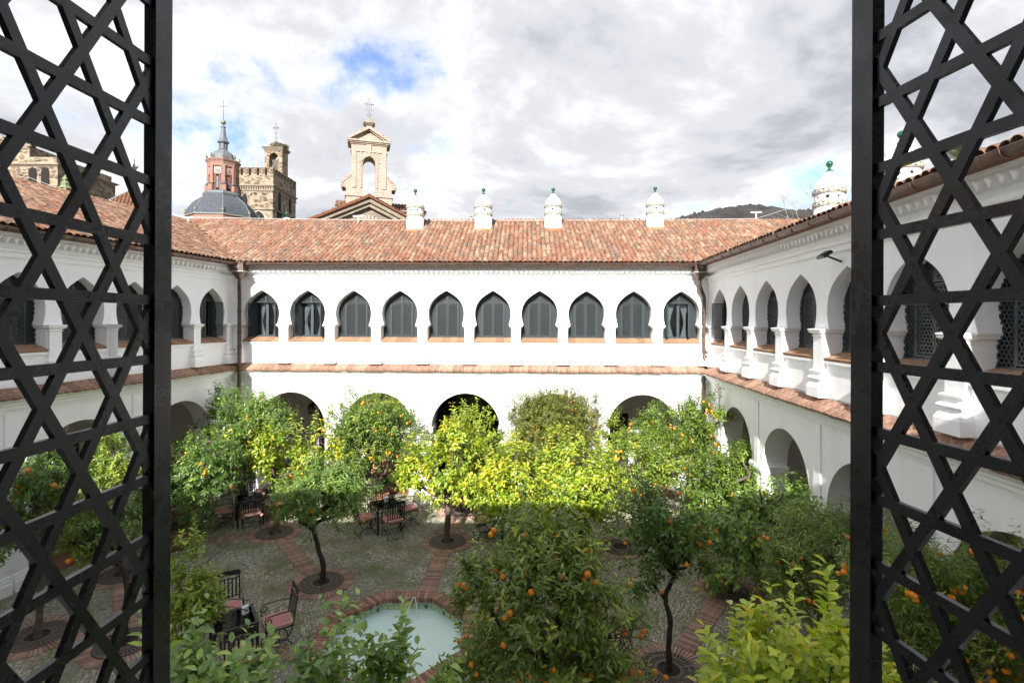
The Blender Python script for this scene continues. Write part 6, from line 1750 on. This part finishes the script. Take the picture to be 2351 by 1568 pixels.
# right back orange
Y = 15.6
tree('orange_tree', 'orange tree heavy with fruit in the far right corner', OR, (pt(1590, 0, Y).x, Y), [pt(1590, 1130, Y), pt(1595, 1070, Y), pt(1585, 1020, Y)], .075,
     [cr(1550, 973, Y, 150, 105), cr(1600, 958, Y, 90, 90), cr(1480, 993, Y, 70, 60), cr(1650, 943, Y - .3, 42, 80), cr(1590, 1023, Y, 110, 60)], 5600, .102, .36, GREEN_MID, (('orange', 40),), 22, .5, shoots=16, extra_limbs=(([pt(1590, 1020, Y), pt(1620, 985, Y - .2), pt(1660, 962, Y - .3)], .035),))
Y = 14.5
tree('orange_tree', 'light green orange tree right of the yellow pair', OR, (pt(1480, 0, Y).x, Y), [pt(1480, 1170, Y), pt(1478, 1110, Y)], .065,
     [cr(1460, 1060, Y, 134, 145), cr(1520, 1050, Y, 134, 123), cr(1415, 1000, Y + .3, 56, 67)], 5200, .102, .36, GREEN_MID[1:] + [((0.308, 0.364, 0.042), 1.4)], (('orange', 14),), 23, .5, shoots=20)
# sunny orange with a bare crooked limb on the right
Y = 13.6
tree('orange_tree', 'orange tree with a bare crooked limb beside the second right arch', OR, (r['r8'][0], r['r8'][1]), [pt(1640, 1180, 14), pt(1660, 1140, 13.8), pt(1690, 1120, Y)], .07,
     [cr(1710, 1075, Y, 129, 129), cr(1640, 1110, Y, 141, 129), cr(1700, 1150, Y, 200, 129), cr(1620, 1180, Y, 106, 106)], 6200, .102, .36, GREEN_MID, (('orange', 10), ('lemon', 3)), 24, .5, shoots=14, extra_limbs=(([pt(1690, 1130, Y - .5), pt(1690, 1105, Y - .7), pt(1722, 1090, Y - .75), pt(1708, 1062, Y - .75)], .045),))
# lemon on the right
Y = 10.9
tree('lemon_tree', 'open branched lemon tree with ripe and green lemons on the right', LE, r['r7'], [pt(1690, 1300, Y), pt(1720, 1240, Y), pt(1735, 1200, Y)], .07,
     [cr(1690, 1215, Y, 170, 134), cr(1760, 1240, Y, 183, 134), cr(1660, 1280, Y, 134, 109), cr(1850, 1150, Y - .4, 195, 67), cr(1930, 1160, Y - .5, 134, 73), cr(1790, 1170, Y, 122, 73)], 4200, .125, .46, LEMON_LIFTED + [((0.196, 0.280, 0.070), 1.2)], (('lemon', 34), ('lime', 14)), 25, .25, droop=.5, shell=.3,
     extra_limbs=(([pt(1735, 1210, Y), pt(1800, 1190, Y - .3), pt(1880, 1180, Y - .4), pt(1990, 1165, Y - .5)], .05), ([pt(1770, 1200, Y - .3), pt(1785, 1160, Y - .4), pt(1800, 1128, Y - .4)], .03), ([pt(1745, 1190, Y - .3), pt(1750, 1150, Y - .4), pt(1745, 1120, Y - .4)], .03)))
# dark upright orange
Y = 8.55
tree('orange_tree', 'dark upright orange tree on a forked black trunk at the lower right', OR, r['r6'], [pt(1538, 1480, Y), pt(1542, 1420, Y), pt(1530, 1370, Y), pt(1548, 1320, Y), pt(1555, 1270, Y)], .050,
     [cr(1510, 1170, Y, 140, 130), cr(1480, 1240, Y, 120, 110), cr(1555, 1235, Y, 110, 130), cr(1470, 1310, Y, 85, 80), cr(1575, 1290, Y - .1, 80, 70)], 6200, .102, .36, GREEN_LIFTED, (('orange', 14),), 26, .3, bark='barkdark', droop=.35, extra_limbs=(([pt(1532, 1375, Y), pt(1512, 1352, Y), pt(1495, 1330, Y)], .035),))
# big orange in front; its leaf greens are raised to offset the shade
Y = 6.35
tree('orange_tree', 'big orange tree hung with ripe oranges in the foreground centre', OR, (pt(1268, 0, Y).x, Y), [(pt(1268, 0, Y).x, Y, .6), (pt(1262, 0, Y).x, Y + .05, 1.2), (pt(1265, 0, Y).x, Y, 1.6)], .07,
     [cr(1265, 1420, Y, 300, 280), cr(1165, 1450, Y, 170, 250), cr(1385, 1460, Y, 170, 240), cr(1220, 1290, Y + .3, 190, 130), cr(1330, 1320, Y + .2, 160, 120), cr(1270, 1580, Y, 420, 160), cr(1215, 1235, Y + .4, 130, 110), cr(1300, 1255, Y + .4, 120, 100), cr(1090, 1360, Y, 50, 110), cr(1078, 1530, Y, 80, 110)], 16500, .104, .34, [((.10, .165, .036), 3), ((.16, .235, .046), 4), ((.23, .31, .054), 3), ((.36, .40, .06), 1.6), ((.48, .46, .06), .6)], (('orange', 75),), 27, .55, shoots=26)
# near lemons along the bottom edge
Y = 4.0
tree('lemon_tree', 'yellow-green leafy lemon tree in the lower right foreground', LE, (pt(1850, 0, Y).x, Y), [(pt(1850, 0, Y).x, Y, .8), (pt(1850, 0, Y).x + .05, Y, 1.7), (pt(1850, 0, Y).x, Y, 2.4)], .05,
     [cr(1810, 1562, Y, 276, 204), cr(1900, 1542, Y - .1, 228, 216), cr(1700, 1632, Y, 156, 156), cr(2010, 1612, Y, 240, 204), cr(1850, 1682, Y, 528, 180)], 3400, .108, .46, [((.26, .38, .05), 3), ((.38, .48, .05), 4), ((.52, .56, .06), 3), ((.62, .54, .05), 1.4)], (), 28, .9, shoots=20, droop=.1, twig=2.3, K=2.0)
Y = 4.05
tree('lemon_tree', 'dark leafy lemon shoots in front of the fountain at the bottom edge', LE, (pt(850, 0, Y).x, Y), [(pt(850, 0, Y).x, Y, 1.0), (pt(850, 0, Y).x, Y, 2.0)], .04,
     [cr(770, 1579, Y, 120, 110), cr(870, 1604, Y, 150, 110), cr(945, 1604, Y, 90, 100), cr(850, 1674, Y, 300, 120)], 760, .098, .50, LEMON_LIFTED, (), 29, .9, shoots=13, droop=.1, twig=3.0, shell=.25, K=0)
Y = 3.75
tree('lemon_tree', 'dark leafy lemon tree filling the lower left corner', LE, (pt(480, 0, Y).x, Y), [(pt(480, 0, Y).x, Y, 1.0), (pt(480, 0, Y).x, Y, 2.0)], .05,
     [cr(430, 1588, Y, 120, 140), cr(530, 1648, Y, 150, 90), cr(380, 1618, Y, 160, 170), cr(605, 1658, Y, 100, 70), cr(480, 1698, Y, 330, 120)], 1500, .105, .50, LEMON_LIFTED, (('lime', 2),), 30, .8, shoots=12, droop=.15, twig=2.6, K=0, extra_limbs=(([pt(520, 1600, Y), pt(530, 1510, Y), pt(536, 1470, Y)], .018),))
Y = 7.0
tree('lemon_tree', 'light green conical young tree beside the left shutter post', LE, (pt(438, 0, Y).x, Y), [(pt(438, 0, Y).x, Y, .8), (pt(438, 0, Y).x, Y, 1.8)], .03,
     [cr(432, 1300, Y, 75, 120), cr(445, 1370, Y, 120, 100), cr(430, 1400, Y, 140, 90), cr(480, 1380, Y, 60, 50)], 3000, .072, .42, GREEN_LITE[:3], (), 31, .9, shoots=16, droop=.2)
# seen through the left shutter
Y = 9.2
tree('orange_tree', 'orange tree on a curved trunk behind the left shutter', OR, r['r10'], [pt(290, 1420, Y), pt(295, 1350, Y), pt(280, 1305, Y), pt(245, 1285, Y)], .060,
     [cr(240, 1205, Y, 170, 120), cr(290, 1235, Y, 100, 90), cr(190, 1240, Y, 90, 80)], 4600, .09, .36, GREEN_MID, (('orange', 12),), 32, .3, bark='barkdark')
Y = 11.8
tree('orange_tree', 'yellow-green orange tree further back behind the left shutter', OR, r['r11'], [pt(285, 1220, Y), pt(280, 1150, Y)], .06,
     [cr(275, 1060, Y, 120, 120), cr(240, 1110, Y, 110, 90)], 3600, .09, .36, GREEN_MID[1:] + [((0.420, 0.420, 0.042), 1)], (('orange', 8),), 33, .5, shoots=10)
Y = 9.4
tree('orange_tree', 'orange tree with many oranges at the far left behind the shutter', OR, r['r9'], [pt(95, 1400, Y), pt(100, 1300, Y), pt(105, 1220, Y)], .065,
     [cr(110, 1110, Y, 130, 140), cr(60, 1150, Y, 120, 120), cr(20, 1230, Y, 110, 110)], 4600, .09, .36, GREEN_LIFTED, (('orange', 22),), 34, .3)
# narrow leaved mandarins on the right
Y = 8.1
tree('mandarin_tree', 'narrow leaved mandarin tree with clustered fruit left of the right shutter post', 'small fruited citrus trees', (4.85, Y), [(4.85, Y, .8), (4.9, Y, 1.5)], .06,
     [cr(1880, 1270, Y, 225, 187), cr(1950, 1250, Y, 162, 162), cr(1850, 1330, Y, 162, 112)], 6200, .088, .20, NARROW_LIFTED, (('orange', 30),), 35, .5, shoots=16, fr_scale=.85, droop=.35)
Y = 6.1
tree('mandarin_tree', 'narrow leaved mandarin tree behind the right shutter', 'small fruited citrus trees', (4.75, Y), [(4.75, Y, .9), (4.75, Y, 1.6)], .06,
     [cr(2070, 1330, Y, 224, 190), cr(2170, 1400, Y, 257, 224), cr(2290, 1340, Y, 168, 224), cr(2150, 1520, Y, 336, 179)], 8200, .09, .20, NARROW_LIFTED, (('orange', 46),), 36, .6, shoots=30, fr_scale=.9, droop=.35)

# aspidistra clumps in the shade of the far wall
def aspidistra(x, y, n, seed, label):
    rg = random.Random(seed); e = empty('aspidistra_plant', (x, y, 0)); tag(e, label, 'plant', 'broad leaved shade plants')
    MB().lathe([(.16, 0), (.22, .24), (.24, .26), (.20, .25)], 16).build('pot', M['pot'], e)
    for i in range(n):
        a = rg.uniform(0, 6.28); L = rg.uniform(.55, .85); lean = rg.uniform(.3, .8); V, Fc = [], []
        for j in range(7):
            t = j / 6; w = .075 * math.sin(PI * min(1, t * .96 + .04)) ** .8
            rr = lean * L * t; z = .22 + L * (t - .55 * lean * t * t)
            for s_ in (-1, 0, 1): V.append((math.cos(a) * rr - math.sin(a) * w * s_, math.sin(a) * rr + math.cos(a) * w * s_, z + .015 * abs(s_)))
        for j in range(6):
            for s_ in (0, 1): q = j * 3 + s_; Fc.append((q, q + 1, q + 4, q + 3))
        me = MB().add(V, Fc).mesh('leaf', M['leaf'], True); c = me.attributes.new('leafcol', 'FLOAT_COLOR', 'POINT')
        g_ = rg.uniform(.6, 1.3); c.data.foreach_set('color', [.014 * g_, .04 * g_, .014 * g_, 1] * len(V)); link('leaf', me, e)
aspidistra(-4.15, 16.45, 26, 3, 'dark broad leaved plant at the foot of the broad orange tree')
aspidistra(-7.2, 15.75, 22, 4, 'dark broad leaved plant behind the far left corner table')
aspidistra(6.9, 13.2, 18, 5, 'grassy dark plant in the right arcade by the second arch')

# ------------------------------------------------------------------ trees beyond the roofs
def bare_tree(name, label, p, h, seed, top_leaf=False):
    rg = random.Random(seed); mb = MB()
    def grow(a, d, L, r_, n):
        b = a + d * L; m_ = a.lerp(b, .5) + Vector((rg.gauss(0, .05), rg.gauss(0, .05), 0)) * L
        mb.tube([a, m_, b], [r_, r_ * .8, r_ * .62], 5 if n > 1 else 4, cap=False)
        if n <= 0: return
        for _ in range(3 if n > 1 else 4):
            nd = (d + Vector((rg.gauss(0, .5), rg.gauss(0, .5), rg.gauss(.15, .3)))).normalized(); grow(a.lerp(b, rg.uniform(.5, 1)), nd, L * rg.uniform(.55, .8), r_ * .5, n - 1)
    grow(Vector((0, 0, 0)), Vector((0, 0, 1)), h * .42, .16, 4)
    e = empty(name, (p.x, p.y, 0)); tag(e, label, 'tree', 'bare trees beyond the right wing'); mb.build('branches', mat('pale_twig_' + str(seed), (.22, .19, .16), (.30, .26, .22), 4, .9), e)
b1 = P(1945, 470, 30); bare_tree('bare_tree', 'leafless tree beyond the right roof, beside the shutter post', Vector((b1.x, b1.y, 0)), 17.5, 5)
b2 = P(1872, 470, 40); bare_tree('bare_tree', 'leafless bush just left of the right chimney', Vector((b2.x, b2.y, 0)), 15.0, 9)
def conifer():
    p = P(2035, 385, 24); e = empty('conifer_tree', (p.x, p.y, 0)); tag(e, 'yellowish conifer top behind the right shutter', 'tree')
    MB().tube([(0, 0, 0), (0, 0, p.z + .6)], [.25, .03], 8).build('trunk', M['bark'], e)
    me, *_ = leaf_cloud([((0, 0, p.z - .3), (.55, .55, 1.0)), ((0, 0, p.z - 1.6), (1.0, 1.0, 1.2)), ((0, 0, p.z - 3.4), (1.5, 1.5, 1.6))], 5200, .16, .22, [((.09, .09, .03), 2), ((.16, .14, .05), 3), ((.24, .19, .08), 2)], np.random.default_rng(41), .3, .14, 0, 2.2, .1, .4)
    me.materials.append(M['needle']); link('crown', me, e)['kind'] = 'stuff'
conifer()
def palm():
    p = P(2215, 352, 26); e = empty('palm_tree', (p.x, p.y, 0)); tag(e, 'date palm crown rising above the right roof behind the shutter', 'tree')
    MB().tube([(0, 0, 0), (0, 0, p.z - .3)], [.35, .28], 10).build('trunk', M['bark'], e)
    for i in range(22):
        a = 2 * PI * i / 22 + random.uniform(-.1, .1); el = random.uniform(.1, 1.2); L = random.uniform(1.8, 2.4); V, Fc = [], []; sp_ = []
        for j in range(15):
            t = j / 14; rr = L * t * math.cos(el) ; z = L * (t * math.sin(el) - .45 * t * t * (1.2 - .4 * el)); sp_.append(Vector((math.cos(a) * rr, math.sin(a) * rr, z)))
        for j in range(1, 15):
            for s_ in (-1, 1):
                for h in (0, .5):
                    q = sp_[j - 1].lerp(sp_[j], h); w = .55 * math.sin(PI * min(.97, j / 15 + .12)); dr = (sp_[j] - sp_[j - 1]).normalized()
                    sd = Vector((-math.sin(a), math.cos(a), 0)) * s_; tip = q + (sd * .7 + dr * .75 + Vector((0, 0, .12))) * w; o_ = len(V)
                    V += [q - dr * .03, q + dr * .03, tip]; Fc.append((o_, o_ + 1, o_ + 2))
        me = MB().add(V, Fc).mesh('frond', M['needle']); c = me.attributes.new('leafcol', 'FLOAT_COLOR', 'POINT'); c.data.foreach_set('color', [.13, .15, .06, 1] * len(V)); link('frond', me, e, (0, 0, p.z - .3))
palm()

# a few fallen leaves on the paving
def fallen():
    V, Fc, C = [], [], []; rg = np.random.default_rng(5)
    for i in range(150):
        y = rg.uniform(8.2, 16.8); x = rg.uniform(-.72 * y, .34 * y)
        if math.hypot(x - FC.x, y - FC.y) < FR + .1 or x < -12.3 + .1856 * y + .5: continue
        a = rg.random() * 6.28; L = rg.uniform(.05, .09); w = L * .22; z = .032 + rg.random() * .012; o = len(V)
        for px, py, pz in ((-.5, 0, 0), (0, -1, .25), (.5, 0, .1), (0, 1, .3)):
            V.append((x + px * L * math.cos(a) - py * w * math.sin(a), y + px * L * math.sin(a) + py * w * math.cos(a), z + pz * .02))
        Fc.append((o, o + 1, o + 2, o + 3)); c = [(.55, .42, .06), (.42, .42, .08), (.30, .20, .08)][rg.integers(0, 3)]; C += [*c, 1] * 4
    me = MB().add(V, Fc).mesh('fallen_leaves', M['leaf']); at = me.attributes.new('leafcol', 'FLOAT_COLOR', 'POINT'); at.data.foreach_set('color', C)
    tag(link('fallen_leaves', me), 'yellow leaves fallen here and there on the cobbles', 'leaves', kind='stuff')
fallen()
